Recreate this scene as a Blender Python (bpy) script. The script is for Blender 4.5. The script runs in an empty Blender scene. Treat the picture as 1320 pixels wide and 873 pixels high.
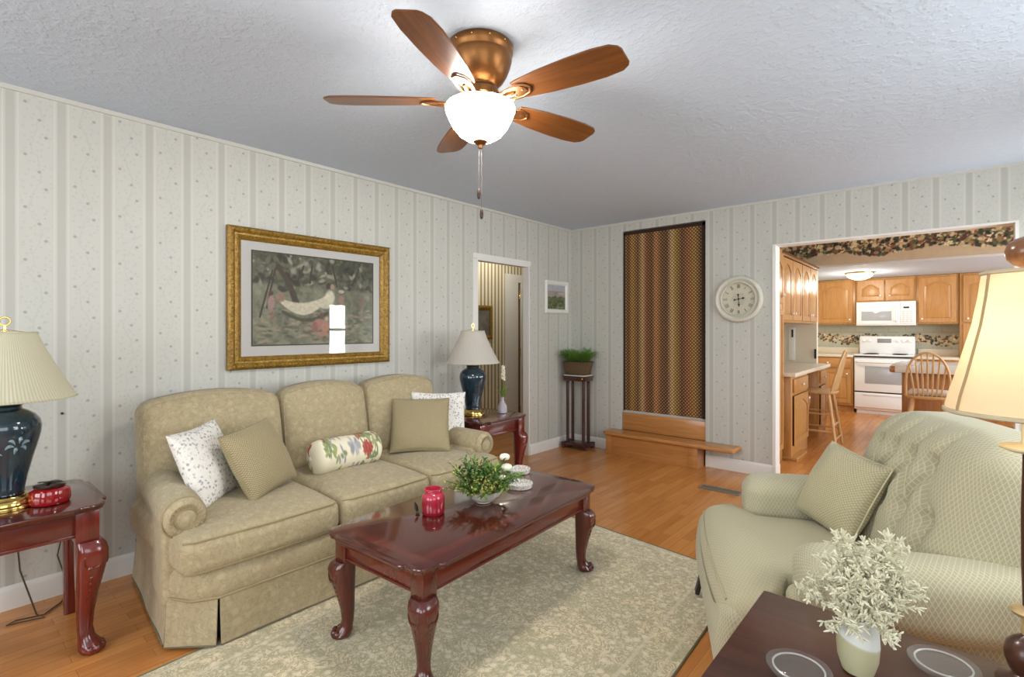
import bpy, bmesh, math, random
import numpy as np
from mathutils import Vector, Matrix, noise as mnoise
PI = math.pi
R = math.radians
random.seed(7)
sc = bpy.context.scene
COL = sc.collection

# ------------------------------------------------------------------ colour / material helpers
def lin(c):
    if isinstance(c, str):
        c = tuple(int(c[i:i+2], 16)/255 for i in (0, 2, 4))
    else:
        c = tuple(v/255 for v in c)
    return tuple(v/12.92 if v <= .04045 else ((v+.055)/1.055)**2.4 for v in c)

class N:
    """small node-tree builder"""
    def __init__(s, name):
        s.m = bpy.data.materials.new(name); s.m.use_nodes = True
        s.t = s.m.node_tree; s.n = s.t.nodes; s.n.clear()
        s.out = s.n.new('ShaderNodeOutputMaterial')
        s.b = s.n.new('ShaderNodeBsdfPrincipled')
        s.t.links.new(s.b.outputs[0], s.out.inputs[0])
        s._co = None
    def new(s, typ, **kw):
        nd = s.n.new(typ)
        for k, v in kw.items(): setattr(nd, k, v)
        return nd
    def link(s, a, b): s.t.links.new(a, b)
    def put(s, sock, v):
        if isinstance(v, bpy.types.NodeSocket): s.link(v, sock)
        elif isinstance(v, (tuple, list)) and len(v) == 3 and sock.type == 'RGBA': sock.default_value = (*v, 1)
        else: sock.default_value = v
    def co(s, kind='Object'):
        if s._co is None: s._co = s.new('ShaderNodeTexCoord')
        return s._co.outputs[kind]
    def xyz(s, v=None):
        sp = s.new('ShaderNodeSeparateXYZ'); s.link(v or s.co(), sp.inputs[0]); return sp.outputs
    def comb(s, x, y, z=0.):
        c = s.new('ShaderNodeCombineXYZ')
        for i, v in enumerate((x, y, z)): s.put(c.inputs[i], v)
        return c.outputs[0]
    def math(s, op, a, b=0., c=0., clamp=False):
        nd = s.new('ShaderNodeMath', operation=op); nd.use_clamp = clamp
        s.put(nd.inputs[0], a); s.put(nd.inputs[1], b); s.put(nd.inputs[2], c); return nd.outputs[0]
    def scale(s, v, sx, sy, sz, rot=(0, 0, 0)):
        mp = s.new('ShaderNodeMapping'); s.link(v, mp.inputs[0])
        mp.inputs['Scale'].default_value = (sx, sy, sz); mp.inputs['Rotation'].default_value = rot
        return mp.outputs[0]
    def noise(s, v=None, scale=5., detail=3., rough=.55, dist=0.):
        nd = s.new('ShaderNodeTexNoise'); s.link(v or s.co(), nd.inputs['Vector'])
        nd.inputs['Scale'].default_value = scale; nd.inputs['Detail'].default_value = detail
        nd.inputs['Roughness'].default_value = rough; nd.inputs['Distortion'].default_value = dist
        return nd.outputs[0]
    def voro(s, v=None, scale=5., feature='F1', rnd=1., dims='3D'):
        nd = s.new('ShaderNodeTexVoronoi', feature=feature); nd.voronoi_dimensions = dims
        s.link(v or s.co(), nd.inputs['Vector']); nd.inputs['Scale'].default_value = scale
        nd.inputs['Randomness'].default_value = rnd; return nd.outputs
    def ramp(s, f, stops, interp='LINEAR'):
        r = s.new('ShaderNodeValToRGB'); r.color_ramp.interpolation = interp
        e = r.color_ramp.elements
        while len(e) < len(stops): e.new(.5)
        for k, (p, c) in zip(e, stops): k.position = p; k.color = (*c, 1)
        s.put(r.inputs[0], f); return r.outputs[0]
    def step(s, f, a, b):
        nd = s.new('ShaderNodeMapRange'); nd.interpolation_type = 'SMOOTHSTEP'
        s.put(nd.inputs[0], f); nd.inputs[1].default_value = a; nd.inputs[2].default_value = b
        return nd.outputs[0]
    def mix(s, f, a, b, mode='MIX'):
        nd = s.new('ShaderNodeMix', data_type='RGBA', blend_type=mode)
        s.put(nd.inputs[0], f); s.put(nd.inputs[6], a); s.put(nd.inputs[7], b); return nd.outputs[2]
    def bump(s, h, strength=.3, dist=.01):
        nd = s.new('ShaderNodeBump'); nd.inputs['Strength'].default_value = strength
        nd.inputs['Distance'].default_value = dist; s.link(h, nd.inputs['Height'])
        s.link(nd.outputs[0], s.b.inputs['Normal']); return nd.outputs[0]
    def set(s, col=None, rough=None, metal=None, **kw):
        if col is not None: s.put(s.b.inputs['Base Color'], col)
        if rough is not None: s.put(s.b.inputs['Roughness'], rough)
        if metal is not None: s.b.inputs['Metallic'].default_value = metal
        for k, v in kw.items(): s.put(s.b.inputs[k.replace('_', ' ')], v)
        return s

MAT = {}
def simple(name, col, rough=.5, metal=0., var=.06, vs=30., **kw):
    """plain surface with a little procedural variation"""
    if name in MAT: return MAT[name]
    m = N(name); c = lin(col)
    nz = m.noise(scale=vs, detail=2)
    lo = tuple(v*(1-var) for v in c); hi = tuple(min(1, v*(1+var)) for v in c)
    m.set(m.mix(nz, lo, hi), rough, metal, **kw); MAT[name] = m.m; return m.m

def wood(name, dark, light, axis='x', rough=.3, sc_=1., coat=0., bumpy=.0):
    m = N(name)
    st = {'x': (1.2, 16, 16), 'y': (16, 1.2, 16), 'z': (16, 16, 1.2)}[axis]
    v = m.scale(m.co(), *[k*sc_ for k in st])
    n1 = m.noise(v, 1.6, 5, .62, .9)
    v2 = m.scale(m.co(), *[k*sc_*4 for k in st])
    n2 = m.noise(v2, 2.2, 3, .6)
    f = m.math('ADD', m.math('MULTIPLY', n1, .75), m.math('MULTIPLY', n2, .25))
    m.set(m.ramp(f, [(.3, lin(dark)), (.7, lin(light))]), rough, 0., Coat_Weight=coat, Coat_Roughness=.08)
    MAT[name] = m.m; return m.m

# ------------------------------------------------------------------ mesh helpers
def BM(): return bmesh.new()

def box(bm, x0, x1, y0, y1, z0, z1, bev=0., seg=2):
    b = bmesh.new()
    vs = [b.verts.new((x, y, z)) for x in (x0, x1) for y in (y0, y1) for z in (z0, z1)]
    for f in ((0,1,3,2), (4,6,7,5), (0,4,5,1), (2,3,7,6), (0,2,6,4), (1,5,7,3)): b.faces.new([vs[i] for i in f])
    if bev > 0:
        bmesh.ops.bevel(b, geom=list(b.edges), offset=bev, segments=seg, profile=.5, affect='EDGES')
    merge(bm, b); return bm

def merge(bm, b, mat=None):
    if mat is not None: bmesh.ops.transform(b, matrix=mat, verts=b.verts)
    mp = {}
    for v in b.verts: mp[v] = bm.verts.new(v.co)
    for f in b.faces:
        try: bm.faces.new([mp[v] for v in f.verts])
        except ValueError: pass
    b.free()

def lathe(bm, prof, n=32, c=(0, 0, 0), wav=None, cap=True, axis='z'):
    """prof = [(r, z)...]; wav(a, i) -> (radius factor, dz)"""
    rings = []
    for i, (r, z) in enumerate(prof):
        ring = []
        for k in range(n):
            a = 2*PI*k/n; f, dz = wav(a, i) if wav else (1, 0)
            x, y, zz = r*f*math.cos(a), r*f*math.sin(a), z+dz
            if axis == 'x': p = (zz, x, y)
            elif axis == 'y': p = (x, zz, y)
            else: p = (x, y, zz)
            ring.append(bm.verts.new((p[0]+c[0], p[1]+c[1], p[2]+c[2])))
        rings.append(ring)
    for a, b in zip(rings, rings[1:]):
        for k in range(n): bm.faces.new((a[k], a[(k+1) % n], b[(k+1) % n], b[k]))
    if cap:
        if prof[0][0] > 1e-5: bm.faces.new(rings[0][::-1])
        if prof[-1][0] > 1e-5: bm.faces.new(rings[-1])
    return bm

def frames(path):
    P = [Vector(p) for p in path]; out = []; ref = None
    for i, p in enumerate(P):
        t = (P[min(i+1, len(P)-1)]-P[max(i-1, 0)]).normalized()
        if ref is None: ref = Vector((0, 0, 1)) if abs(t.z) < .9 else Vector((1, 0, 0))
        u = (ref-t*ref.dot(t)).normalized(); w = t.cross(u); ref = u
        out.append((p, u, w))
    return out

def tube(bm, path, r, n=8, cap=True, flat=1.):
    rs = r if isinstance(r, (list, tuple)) else [r]*len(path); rings = []
    for (p, u, w), rr in zip(frames(path), rs):
        rings.append([bm.verts.new(p+u*(rr*flat*math.cos(2*PI*k/n))+w*(rr*math.sin(2*PI*k/n))) for k in range(n)])
    for a, b in zip(rings, rings[1:]):
        for k in range(n): bm.faces.new((a[k], a[(k+1) % n], b[(k+1) % n], b[k]))
    if cap: bm.faces.new(rings[0][::-1]); bm.faces.new(rings[-1])
    return bm

def loft(bm, secs, n=16):
    """secs = (cx, cy, z, rx, ry, power) superellipse sections stacked in z"""
    rings = []
    for (cx, cy, z, rx, ry, pw) in secs:
        ring = []
        for k in range(n):
            a = 2*PI*(k+.5)/n; c, s = math.cos(a), math.sin(a)
            ring.append(bm.verts.new((cx+rx*math.copysign(abs(c)**(2/pw), c), cy+ry*math.copysign(abs(s)**(2/pw), s), z)))
        rings.append(ring)
    for a, b in zip(rings, rings[1:]):
        for k in range(n): bm.faces.new((a[k], a[(k+1) % n], b[(k+1) % n], b[k]))
    bm.faces.new(rings[0][::-1]); bm.faces.new(rings[-1]); return bm

def ball(bm, c, rx, ry=None, rz=None, n=12, m=8):
    ry = ry or rx; rz = rz or rx
    b = bmesh.new(); bmesh.ops.create_uvsphere(b, u_segments=n, v_segments=m, radius=1)
    merge(bm, b, Matrix.Translation(c) @ Matrix.Diagonal((rx, ry, rz, 1))); return bm

def rbox(sx, sy, sz, r, k=(8, 8, 4), fn=None, arc=3, c=(0, 0, 0), main=(2, 1)):
    """rounded box with interior grid; fn(p, (sx,sy,sz)) deforms; returns a bmesh"""
    b = bmesh.new()
    def lst(s, kk):
        h = s/2; rr = min(r, h*.98)
        a = [-h + rr - rr*math.tan(R(45)*(arc-i)/arc) for i in range(arc+1)]
        inn = h-rr
        mid = [-inn+2*inn*i/kk for i in range(1, kk)] if inn > 1e-4 else []
        return a+mid+[-q for q in a[::-1]], inn
    L = [lst(s, kk) for s, kk in zip((sx, sy, sz), k)]
    cache = {}; uvl = b.loops.layers.uv.new('cloth'); ma, ms = main; oth = [q for q in (0, 1, 2) if q != ma]; HS = (sx/2, sy/2, sz/2)
    def UV(ax, sg, p):
        q = list(p)
        if ax != ma: q[ax] = sg*(HS[ax]+(HS[ma]-ms*p[ma]))
        return (q[oth[0]], q[oth[1]])
    def V(p):
        key = tuple(round(q, 6) for q in p)
        if key in cache: return cache[key]
        q = [max(-L[i][1], min(L[i][1], p[i])) for i in range(3)]
        d = Vector([p[i]-q[i] for i in range(3)])
        rr = [s/2-L[i][1] for i, s in enumerate((sx, sy, sz))]
        if d.length > 1e-9:
            # ellipsoidal corner
            e = Vector([d[i]/rr[i] if rr[i] > 1e-9 else 0 for i in range(3)])
            e = e/e.length; d = Vector([e[i]*rr[i] for i in range(3)])
        v = Vector(q)+d
        if fn: v = Vector(fn(v, (sx, sy, sz)))
        cache[key] = b.verts.new(v+Vector(c)); return cache[key]
    for ax in range(3):
        i, j = [(1, 2), (2, 0), (0, 1)][ax]
        for sg in (-1, 1):
            h = (sx, sy, sz)[ax]/2*sg
            A, B = L[i][0], L[j][0]
            for a0, a1 in zip(A, A[1:]):
                for b0, b1 in zip(B, B[1:]):
                    q = []; tx = []
                    for (aa, bb) in ((a0, b0), (a1, b0), (a1, b1), (a0, b1)):
                        p = [0, 0, 0]; p[ax] = h; p[i] = aa; p[j] = bb; q.append(V(p)); tx.append(UV(ax, sg, p))
                    if sg < 0: q = q[::-1]; tx = tx[::-1]
                    if len(set(q)) >= 3:
                        try:
                            f = b.faces.new(q)
                            for l, t_ in zip(f.loops, tx): l[uvl].uv = t_
                        except ValueError: pass
    return b

def pillow(w, h, t, n=22, pin=.07, wr=.0, seed=0):
    """knife-edge throw pillow in its own XY plane, face towards +Z"""
    b = bmesh.new(); S = {}; uvl = b.loops.layers.uv.new('cloth')
    rn = random.Random(seed); off = rn.random()*50
    for sg in (1, -1):
        for i in range(n+1):
            for j in range(n+1):
                u, v = 2*i/n-1, 2*j/n-1
                edge = i in (0, n) or j in (0, n)
                if sg < 0 and edge: S[(sg, i, j)] = S[(1, i, j)]; continue
                uu, vv = math.sin(u*PI/2*.92)/math.sin(PI/2*.92), math.sin(v*PI/2*.92)/math.sin(PI/2*.92)
                x = w/2*uu*(1-pin*(1-vv*vv)); y = h/2*vv*(1-pin*(1-uu*uu))
                z = t/2*(max(0, (1-uu*uu)*(1-vv*vv)))**.42
                z += wr*mnoise.noise(Vector((x*14+off, y*14, sg*3)))*min(1, z/(t*.2)) if wr else 0
                S[(sg, i, j)] = b.verts.new((x, y, z*sg))
    for sg in (1, -1):
        for i in range(n):
            for j in range(n):
                q = [S[(sg, i, j)], S[(sg, i+1, j)], S[(sg, i+1, j+1)], S[(sg, i, j+1)]]
                f = b.faces.new(q if sg > 0 else q[::-1])
                for l in f.loops: l[uvl].uv = (l.vert.co.x, l.vert.co.y)
    return b

def poly_prism(bm, pts, layers):
    """pts: ccw outline [(x,y)], layers [(z, offset)] - offset grows the outline outward"""
    n = len(pts); nor = []
    for i in range(n):
        a, b = Vector(pts[i-1]), Vector(pts[(i+1) % n]); t = (b-a)
        t = t.normalized() if t.length > 1e-9 else Vector((1, 0)); nor.append(Vector((t.y, -t.x)))
    rings = []
    for z, o in layers:
        rings.append([bm.verts.new((p[0]+q.x*o, p[1]+q.y*o, z)) for p, q in zip(pts, nor)])
    for a, b in zip(rings, rings[1:]):
        for k in range(n): bm.faces.new((a[k], a[(k+1) % n], b[(k+1) % n], b[k]))
    bm.faces.new(rings[0][::-1]); bm.faces.new(rings[-1]); return bm

def obj(name, bm, mat, parent=None, loc=None, rot=None, angle=38, kind=None, label=None):
    bmesh.ops.recalc_face_normals(bm, faces=bm.faces)
    me = bpy.data.meshes.new(name); bm.to_mesh(me); bm.free()
    for p in me.polygons: p.use_smooth = True
    me.set_sharp_from_angle(angle=R(angle))
    me.materials.append(mat)
    o = bpy.data.objects.new(name, me); COL.objects.link(o)
    if parent is not None: o.parent = parent
    if loc is not None: o.location = loc
    if rot is not None: o.rotation_euler = rot
    if kind: o['kind'] = kind
    if label: o['label'] = label
    return o

def tag(o, label, cat, group=None):
    o['label'] = label; o['category'] = cat
    if group: o['group'] = group
    return o

def thing(name, label, cat, loc=(0, 0, 0), rz=0., group=None):
    o = bpy.data.objects.new(name, None); o.empty_display_size = .1; COL.objects.link(o)
    o.location = loc; o.rotation_euler = (0, 0, rz); return tag(o, label, cat, group)

def struct(name, bm, mat, parent=None, **kw):
    return obj(name, bm, mat, parent, kind='structure' if parent is None else None, **kw)

def dup(root, loc, rz=0., label=None, group=None):
    r = root.copy(); COL.objects.link(r); r.location = loc; r.rotation_euler = (0, 0, rz)
    if label: r['label'] = label
    if group: r['group'] = group
    for ch in list(root.children):
        c = ch.copy(); COL.objects.link(c); c.parent = r
        for g in ch.children:
            d = g.copy(); COL.objects.link(d); d.parent = c
    return r

def basis(c, right, up):
    r = Vector(right).normalized(); u = Vector(up); u = (u-r*u.dot(r)).normalized(); n = r.cross(u)
    m = Matrix.Identity(4)
    for i, v in enumerate((r, u, n)):
        for j in range(3): m[j][i] = v[j]
    m.translation = Vector(c); return m

def raster(name, cols, w, h, mat, parent=None, mtx=None):
    """flat printed sheet: cols[ny][nx] sRGB -> vertex colours of a w x h grid in local XY"""
    ny, nx = cols.shape[:2]
    xs = np.linspace(0, w, nx); ys = np.linspace(0, h, ny)
    X, Y = np.meshgrid(xs, ys); co = np.stack([X, Y, np.zeros_like(X)], -1).reshape(-1, 3)
    idx = np.arange(nx*ny).reshape(ny, nx)
    F = np.stack([idx[:-1, :-1], idx[:-1, 1:], idx[1:, 1:], idx[1:, :-1]], -1).reshape(-1, 4)
    me = bpy.data.meshes.new(name); me.from_pydata(co.tolist(), [], F.tolist())
    at = me.color_attributes.new('Col', 'FLOAT_COLOR', 'POINT')
    c = np.clip(cols, 0, 255)/255.; c = np.where(c <= .04045, c/12.92, ((c+.055)/1.055)**2.4)
    at.data.foreach_set('color', np.concatenate([c.reshape(-1, 3), np.ones((nx*ny, 1))], 1).ravel().astype(np.float32))
    me.materials.append(mat); o = bpy.data.objects.new(name, me); COL.objects.link(o)
    if parent is not None: o.parent = parent
    if mtx is not None: o.matrix_local = mtx
    return o

rng = np.random.default_rng(11)
def vnoise(shape, cell, octv=3, seed=0):
    g = np.random.default_rng(seed); out = np.zeros(shape); amp = 1.; tot = 0
    for o in range(octv):
        c = max(1.01, cell/2**o); ny, nx = int(shape[0]/c)+3, int(shape[1]/c)+3; a = g.random((ny, nx))
        y = np.arange(shape[0])/c; x = np.arange(shape[1])/c
        yi, xi = y.astype(int), x.astype(int); fy, fx = y-yi, x-xi; fy = fy*fy*(3-2*fy); fx = fx*fx*(3-2*fx)
        A = a[yi][:, xi]; B = a[yi][:, xi+1]; C = a[yi+1][:, xi]; D = a[yi+1][:, xi+1]
        out += amp*((A*(1-fx)+B*fx)*(1-fy)[:, None]+(C*(1-fx)+D*fx)*fy[:, None]); tot += amp; amp *= .5
    return out/tot

def blot(img, x, y, rx, ry, col, rot=0., soft=.25):
    ny, nx = img.shape[:2]; rr = int(max(rx, ry)*1.3)+2
    x0, x1 = max(0, int(x-rr)), min(nx, int(x+rr)); y0, y1 = max(0, int(y-rr)), min(ny, int(y+rr))
    if x1 <= x0 or y1 <= y0: return
    Y, X = np.mgrid[y0:y1, x0:x1]; c, s = math.cos(rot), math.sin(rot)
    dx, dy = X-x, Y-y; u = (dx*c+dy*s)/rx; v = (-dx*s+dy*c)/ry; d = np.sqrt(u*u+v*v)
    a = np.clip((1+soft/2-d)/soft, 0, 1)[..., None]
    img[y0:y1, x0:x1] = img[y0:y1, x0:x1]*(1-a)+np.array(col, float)*a

def print_mat(name, rough=.5):
    m = N(name); at = m.new('ShaderNodeAttribute', attribute_name='Col'); m.set(at.outputs['Color'], rough); return m.m
# light levels
FANB, PW_R, PW_F, PW_K, PW_FAN, PW_LAMP, PW_KL, PW_H, EXPO = 76., 27., 20., 150., 8., 1.0, 22., 13., 0.17
# ------------------------------------------------------------------ materials
def wallpaper(name, axis, phase, base='dcd6ca', seam=True):
    m = N(name); x = m.xyz(); s = x[axis]; z = x[2]; P = .182
    loc = m.math('FRACT', m.math('ADD', m.math('DIVIDE', m.math('SUBTRACT', s, phase), P), .5))
    d = m.math('MULTIPLY', m.math('ABSOLUTE', m.math('SUBTRACT', loc, .5)), P)          # distance to stripe centre
    band = m.math('SUBTRACT', 1., m.step(d, .014, .018))
    l1 = m.math('SUBTRACT', 1., m.step(m.math('ABSOLUTE', m.math('SUBTRACT', d, .026)), .0015, .0035))
    cell = m.math('FLOOR', m.math('ADD', m.math('DIVIDE', m.math('SUBTRACT', s, phase), P), .0))
    q = m.math('SUBTRACT', m.math('FRACT', m.math('DIVIDE', m.math('SUBTRACT', s, phase), P)), .5)   # -.5...5 in the floral lane
    ql = m.math('MULTIPLY', q, P)
    zz = m.math('ADD', z, m.math('MULTIPLY', cell, .131))
    vine = m.math('ADD', m.math('MULTIPLY', m.math('SINE', m.math('MULTIPLY', zz, 2*PI/.30)), .020), m.math('MULTIPLY', m.math('SUBTRACT', m.noise(scale=11., detail=2), .5), .07))
    vd = m.math('ABSOLUTE', m.math('SUBTRACT', ql, vine))
    vine_m = m.math('MULTIPLY', m.math('SUBTRACT', 1., m.step(vd, .0015, .0045)), .32)
    pv = m.comb(m.math('ADD', ql, m.math('MULTIPLY', cell, 1.7)), z, 0.)
    zc = m.math('ADD', m.math('DIVIDE', z, .25), m.math('MULTIPLY', cell, .47)); dots = 0.
    for ox, oz, rr in ((-.040, 0., .0085), (.034, .38, .0085), (.010, .70, .0085), (-.02, .2, .005), (.03, .82, .0045)):
        dz = m.math('MULTIPLY', m.math('SUBTRACT', m.math('FRACT', m.math('ADD', zc, 1.5-oz)), .5), .25); dxx = m.math('SUBTRACT', ql, ox)
        r2 = m.math('SQRT', m.math('ADD', m.math('MULTIPLY', dz, dz), m.math('MULTIPLY', dxx, dxx)))
        dots = m.math('MAXIMUM', dots, m.math('MULTIPLY', m.math('SUBTRACT', 1., m.step(r2, rr*.5, rr*1.15)), 1. if rr > .006 else .5))
    keep = m.math('GREATER_THAN', m.xyz(v1[1])[0], .34) if False else None
    v2 = m.voro(pv, 34., rnd=1., dims='2D'); leaf = m.math('MULTIPLY', m.math('SUBTRACT', 1., m.step(v2[0], .13, .27)), .35)
    lane = m.math('GREATER_THAN', d, .034)
    wob = m.noise(m.scale(m.co(), 1, 1, 1), 120., 2)
    vl = m.math('MULTIPLY', m.math('MAXIMUM', vine_m, leaf), .6); fl = m.math('MULTIPLY', m.math('MAXIMUM', m.math('MULTIPLY', dots, m.step(wob, .05, .42)), vl), lane)
    col = m.mix(m.noise(scale=3., detail=2), lin('bbbab1'), lin('c4c3bb'))
    col = m.mix(band, col, lin('b2b0a7'))
    col = m.mix(m.math('MULTIPLY', l1, .5), col, lin('d0cec6'))
    col = m.mix(m.math('MULTIPLY', fl, .6), col, lin('7d7b7a'))
    rough = m.math('SUBTRACT', .62, m.math('MULTIPLY', m.math('MAXIMUM', vine_m, leaf), .35))
    m.set(col, rough); m.bump(m.math('ADD', fl, band), .12, .002); return m.m

M_WPL = wallpaper('wallpaper_left', 1, .095)
M_WPB = wallpaper('wallpaper_back', 0, .135)

m = N('ceiling_texture'); n1 = m.noise(scale=26., detail=4, rough=.6); n2 = m.noise(scale=70., detail=3)
h = m.math('ADD', m.step(n1, .42, .66), m.math('MULTIPLY', n2, .5))
m.set(m.mix(n1, lin('bac5d3'), lin('c4cedb')), .9); m.bump(h, .4, .006); M_CEIL = m.m

m = N('oak_laminate'); x = m.xyz(); v = m.comb(x[1], x[0], 0.)
br = m.new('ShaderNodeTexBrick'); m.link(v, br.inputs['Vector']); br.offset = .37
br.inputs['Scale'].default_value = 1.; br.inputs['Brick Width'].default_value = .62; br.inputs['Row Height'].default_value = .066
br.inputs['Mortar Size'].default_value = .0012; br.inputs['Mortar Smooth'].default_value = .3; br.inputs['Bias'].default_value = -.1
br.inputs['Color1'].default_value = (*lin('cc8848'), 1); br.inputs['Color2'].default_value = (*lin('a8642c'), 1); br.inputs['Mortar'].default_value = (*lin('6e4220'), 1)
g = m.noise(m.scale(m.co(), 26, 1.6, 10), 2., 3, .5, .4)
col = m.mix(.45, br.outputs[0], m.ramp(g, [(.25, lin('ab6a33')), (.78, lin('d0924f'))]))
m.set(col, .27, Coat_Weight=.2, Coat_Roughness=.15)
M_FLOOR = m.m

M_TRIM = simple('white_trim', 'dedcd6', .4, var=.02)
M_WHITE = simple('white_enamel', 'eceded', .22, var=.015)
M_OAK = wood('golden_oak', 'a8743a', 'c8965a', 'z', .34, 1.)
M_OAKX = wood('golden_oak_across', 'a8743a', 'c8965a', 'x', .34, 1.)
M_STEP = wood('step_oak', 'a46a34', 'c78d52', 'x', .3, 1., .2)
M_CHERRY = wood('cherry_wood', '3a120c', '5c2216', 'y', .2, 1., .6)
M_CHERRYD = wood('dark_cherry_leg_wood', '3f150e', '5e241a', 'z', .22, 1., .5)
M_CHERRYR = wood('red_cherry_wood', '4c120c', '742218', 'z', .2, 1., .6)
M_WALNUT = wood('walnut_top', '341c14', '563225', 'x', .34, .8, .15)
M_MAHOG = wood('dark_mahogany', '33160f', '4b241a', 'z', .28, 1., .3)
M_BEECH = wood('pale_beech', 'c79d6a', 'e0bd8b', 'z', .4, 1.)
M_BRASS = simple('polished_brass', 'd2b26a', .16, 1., .03)
M_COPPER = simple('antique_copper', '83572f', .36, .85, .06)
M_FANMETAL = simple('bronze_bracket', '8d5f38', .28, .9, .08)
M_CHROME = simple('nickel', 'cfcac0', .2, 1., .02)
M_DARK = simple('dark_metal', '2d2622', .45, .3, .1)
M_BLACK = simple('black_plastic', '16161a', .35)
M_CORD = simple('brown_cord', '4a3c2a', .5)
M_GOLD = None
m = N('gilt_wood'); n1 = m.noise(scale=90., detail=3); w = m.new('ShaderNodeTexWave', wave_type='BANDS', bands_direction='DIAGONAL'); m.link(m.co(), w.inputs[0]); w.inputs['Scale'].default_value = 22.; w.inputs['Distortion'].default_value = 4.
n2 = m.noise(scale=34., detail=2); f = m.math('ADD', m.math('MULTIPLY', n1, .6), m.math('MULTIPLY', n2, .4))
m.set(m.ramp(f, [(.3, lin('57400f')), (.5, lin('8a6820')), (.72, lin('b48f42'))]), .42, .35); m.bump(f, .35, .003); M_GOLD = m.m

def damask(name, c1, c2, c3, sc_=1., rough=.85):
    m = N(name)
    n1 = m.noise(scale=20*sc_, detail=3, rough=.55, dist=1.6)
    e = m.math('ABSOLUTE', m.math('SUBTRACT', n1, .5))
    lines = m.math('SUBTRACT', 1., m.step(e, .012, .05))
    v = m.voro(scale=26*sc_); sw = m.step(v[0], .22, .5)
    fine = m.noise(scale=420., detail=2)
    col = m.mix(m.math('MULTIPLY', sw, .55), lin(c1), lin(c2)); col = m.mix(m.math('MULTIPLY', lines, .5), col, lin(c3))
    col = m.mix(.16, col, m.ramp(fine, [(.3, lin(c3)), (.7, lin(c1))]))
    m.set(col, rough, 0., Sheen_Weight=.15); m.bump(m.math('ADD', m.math('MULTIPLY', lines, .6), m.math('MULTIPLY', fine, .5)), .22, .003); return m.m
M_SOFA = damask('sofa_damask', 'b3a482', '9f9070', '8c7d5c')
M_PIPE = simple('sofa_piping', '968763', .85, var=.1)

def weave(name, c1, c2, sc_, rot=R(45), rough=.85, dep=.003):
    m = N(name); uv = m.new('ShaderNodeUVMap'); uv.uv_map = 'cloth'; v = m.scale(uv.outputs[0], sc_, sc_, sc_, (0, 0, rot)); ck = m.new('ShaderNodeTexVoronoi', feature='F1'); ck.voronoi_dimensions = '2D'
    m.link(v, ck.inputs['Vector']); ck.inputs['Scale'].default_value = 1.; ck.inputs['Randomness'].default_value = .12
    d = m.step(ck.outputs[0], .2, .55); m.set(m.mix(d, lin(c1), lin(c2)), rough, 0., Sheen_Weight=.1); m.bump(m.math('SUBTRACT', 1., d), .35, dep); return m.m
M_TAN = weave('tan_woven_cloth', 'a89a78', '877957', 125.)
M_CHAIRPIL = weave('grey_green_woven_cloth', 'bcb392', 'a09775', 120.)

def trellis(name, c1, c2, p=.0145, rough=.85):
    m = N(name); uv = m.new('ShaderNodeUVMap'); uv.uv_map = 'cloth'; x = m.xyz(uv.outputs[0]); a, b = x[0], x[1]
    u = m.math('DIVIDE', m.math('ADD', a, m.math('MULTIPLY', b, .55)), p); w = m.math('DIVIDE', m.math('SUBTRACT', a, m.math('MULTIPLY', b, .55)), p)
    du = m.math('ABSOLUTE', m.math('SUBTRACT', m.math('FRACT', u), .5)); dw = m.math('ABSOLUTE', m.math('SUBTRACT', m.math('FRACT', w), .5))
    ln = m.step(m.math('MAXIMUM', du, dw), .33, .46); nz = m.noise(scale=300., detail=2)
    col = m.mix(ln, lin(c1), lin(c2)); col = m.mix(m.math('MULTIPLY', nz, .18), col, lin('7c745a'))
    m.set(col, rough, 0., Sheen_Weight=.12); m.bump(ln, .35, .002); return m.m
M_CHAIR = trellis('armchair_trellis_cloth', 'aaa385', 'c0ba9d')
M_CHAIRX = M_CHAIR
M_CHAIRTOP = trellis('armchair_seat_cloth', 'aea686', 'b9b191', .013)

def floral_cloth(name, base, dots, sc_=46., sz=(.16, .36)):
    m = N(name); wv = m.noise(scale=30., detail=2);
    a = m.voro(scale=sc_); b = m.voro(scale=sc_*1.9)
    d1 = m.math('MULTIPLY', m.math('SUBTRACT', 1., m.step(a[0], *sz)), m.step(wv, .40, .52))
    d2 = m.math('MULTIPLY', m.math('SUBTRACT', 1., m.step(b[0], .14, .3)), m.step(m.noise(scale=22., detail=1), .42, .55))
    col = m.mix(d1, lin(base), lin(dots[0])); col = m.mix(m.math('MULTIPLY', d2, .8), col, lin(dots[1]))
    m.set(col, .8); return m.m
M_FLORAL = floral_cloth('white_sprig_cloth', 'e4e0d8', ('a39f9e', 'a6a79c'), 66., (.24, .55))
M_STOOLCUSH = floral_cloth('cushion_floral', 'd9c9bb', ('8a4a52', '6e6a70'), 30.)

m = N('vintage_rug'); d0 = m.noise(scale=9., detail=4, rough=.7, dist=1.2); a = m.voro(scale=21.); e = m.noise(scale=20., detail=4, rough=.65, dist=2.6)
e2 = m.math('ABSOLUTE', m.math('SUBTRACT', e, .5)); big = m.noise(scale=2.4, detail=2)
f1 = m.math('SUBTRACT', 1., m.step(e2, .03, .07)); f2 = m.step(d0, .5, .6); fine = m.noise(scale=260., detail=2)
col = m.mix(m.step(big, .4, .62), lin('ead9b4'), lin('dcd0b0'))
col = m.mix(m.math('MULTIPLY', f1, .7), col, lin('9c906a')); col = m.mix(m.math('MULTIPLY', f2, .62), col, lin('aea680'))
col = m.mix(m.math('MULTIPLY', m.math('SUBTRACT', 1., m.step(a[0], .14, .4)), .75), col, lin('f0e2c2'))
col = m.mix(m.math('MULTIPLY', fine, .25), col, lin('8c8264'))
ux = m.new('ShaderNodeUVMap'); ux.uv_map = 'rug'; uv = m.xyz(ux.outputs[0])
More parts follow.
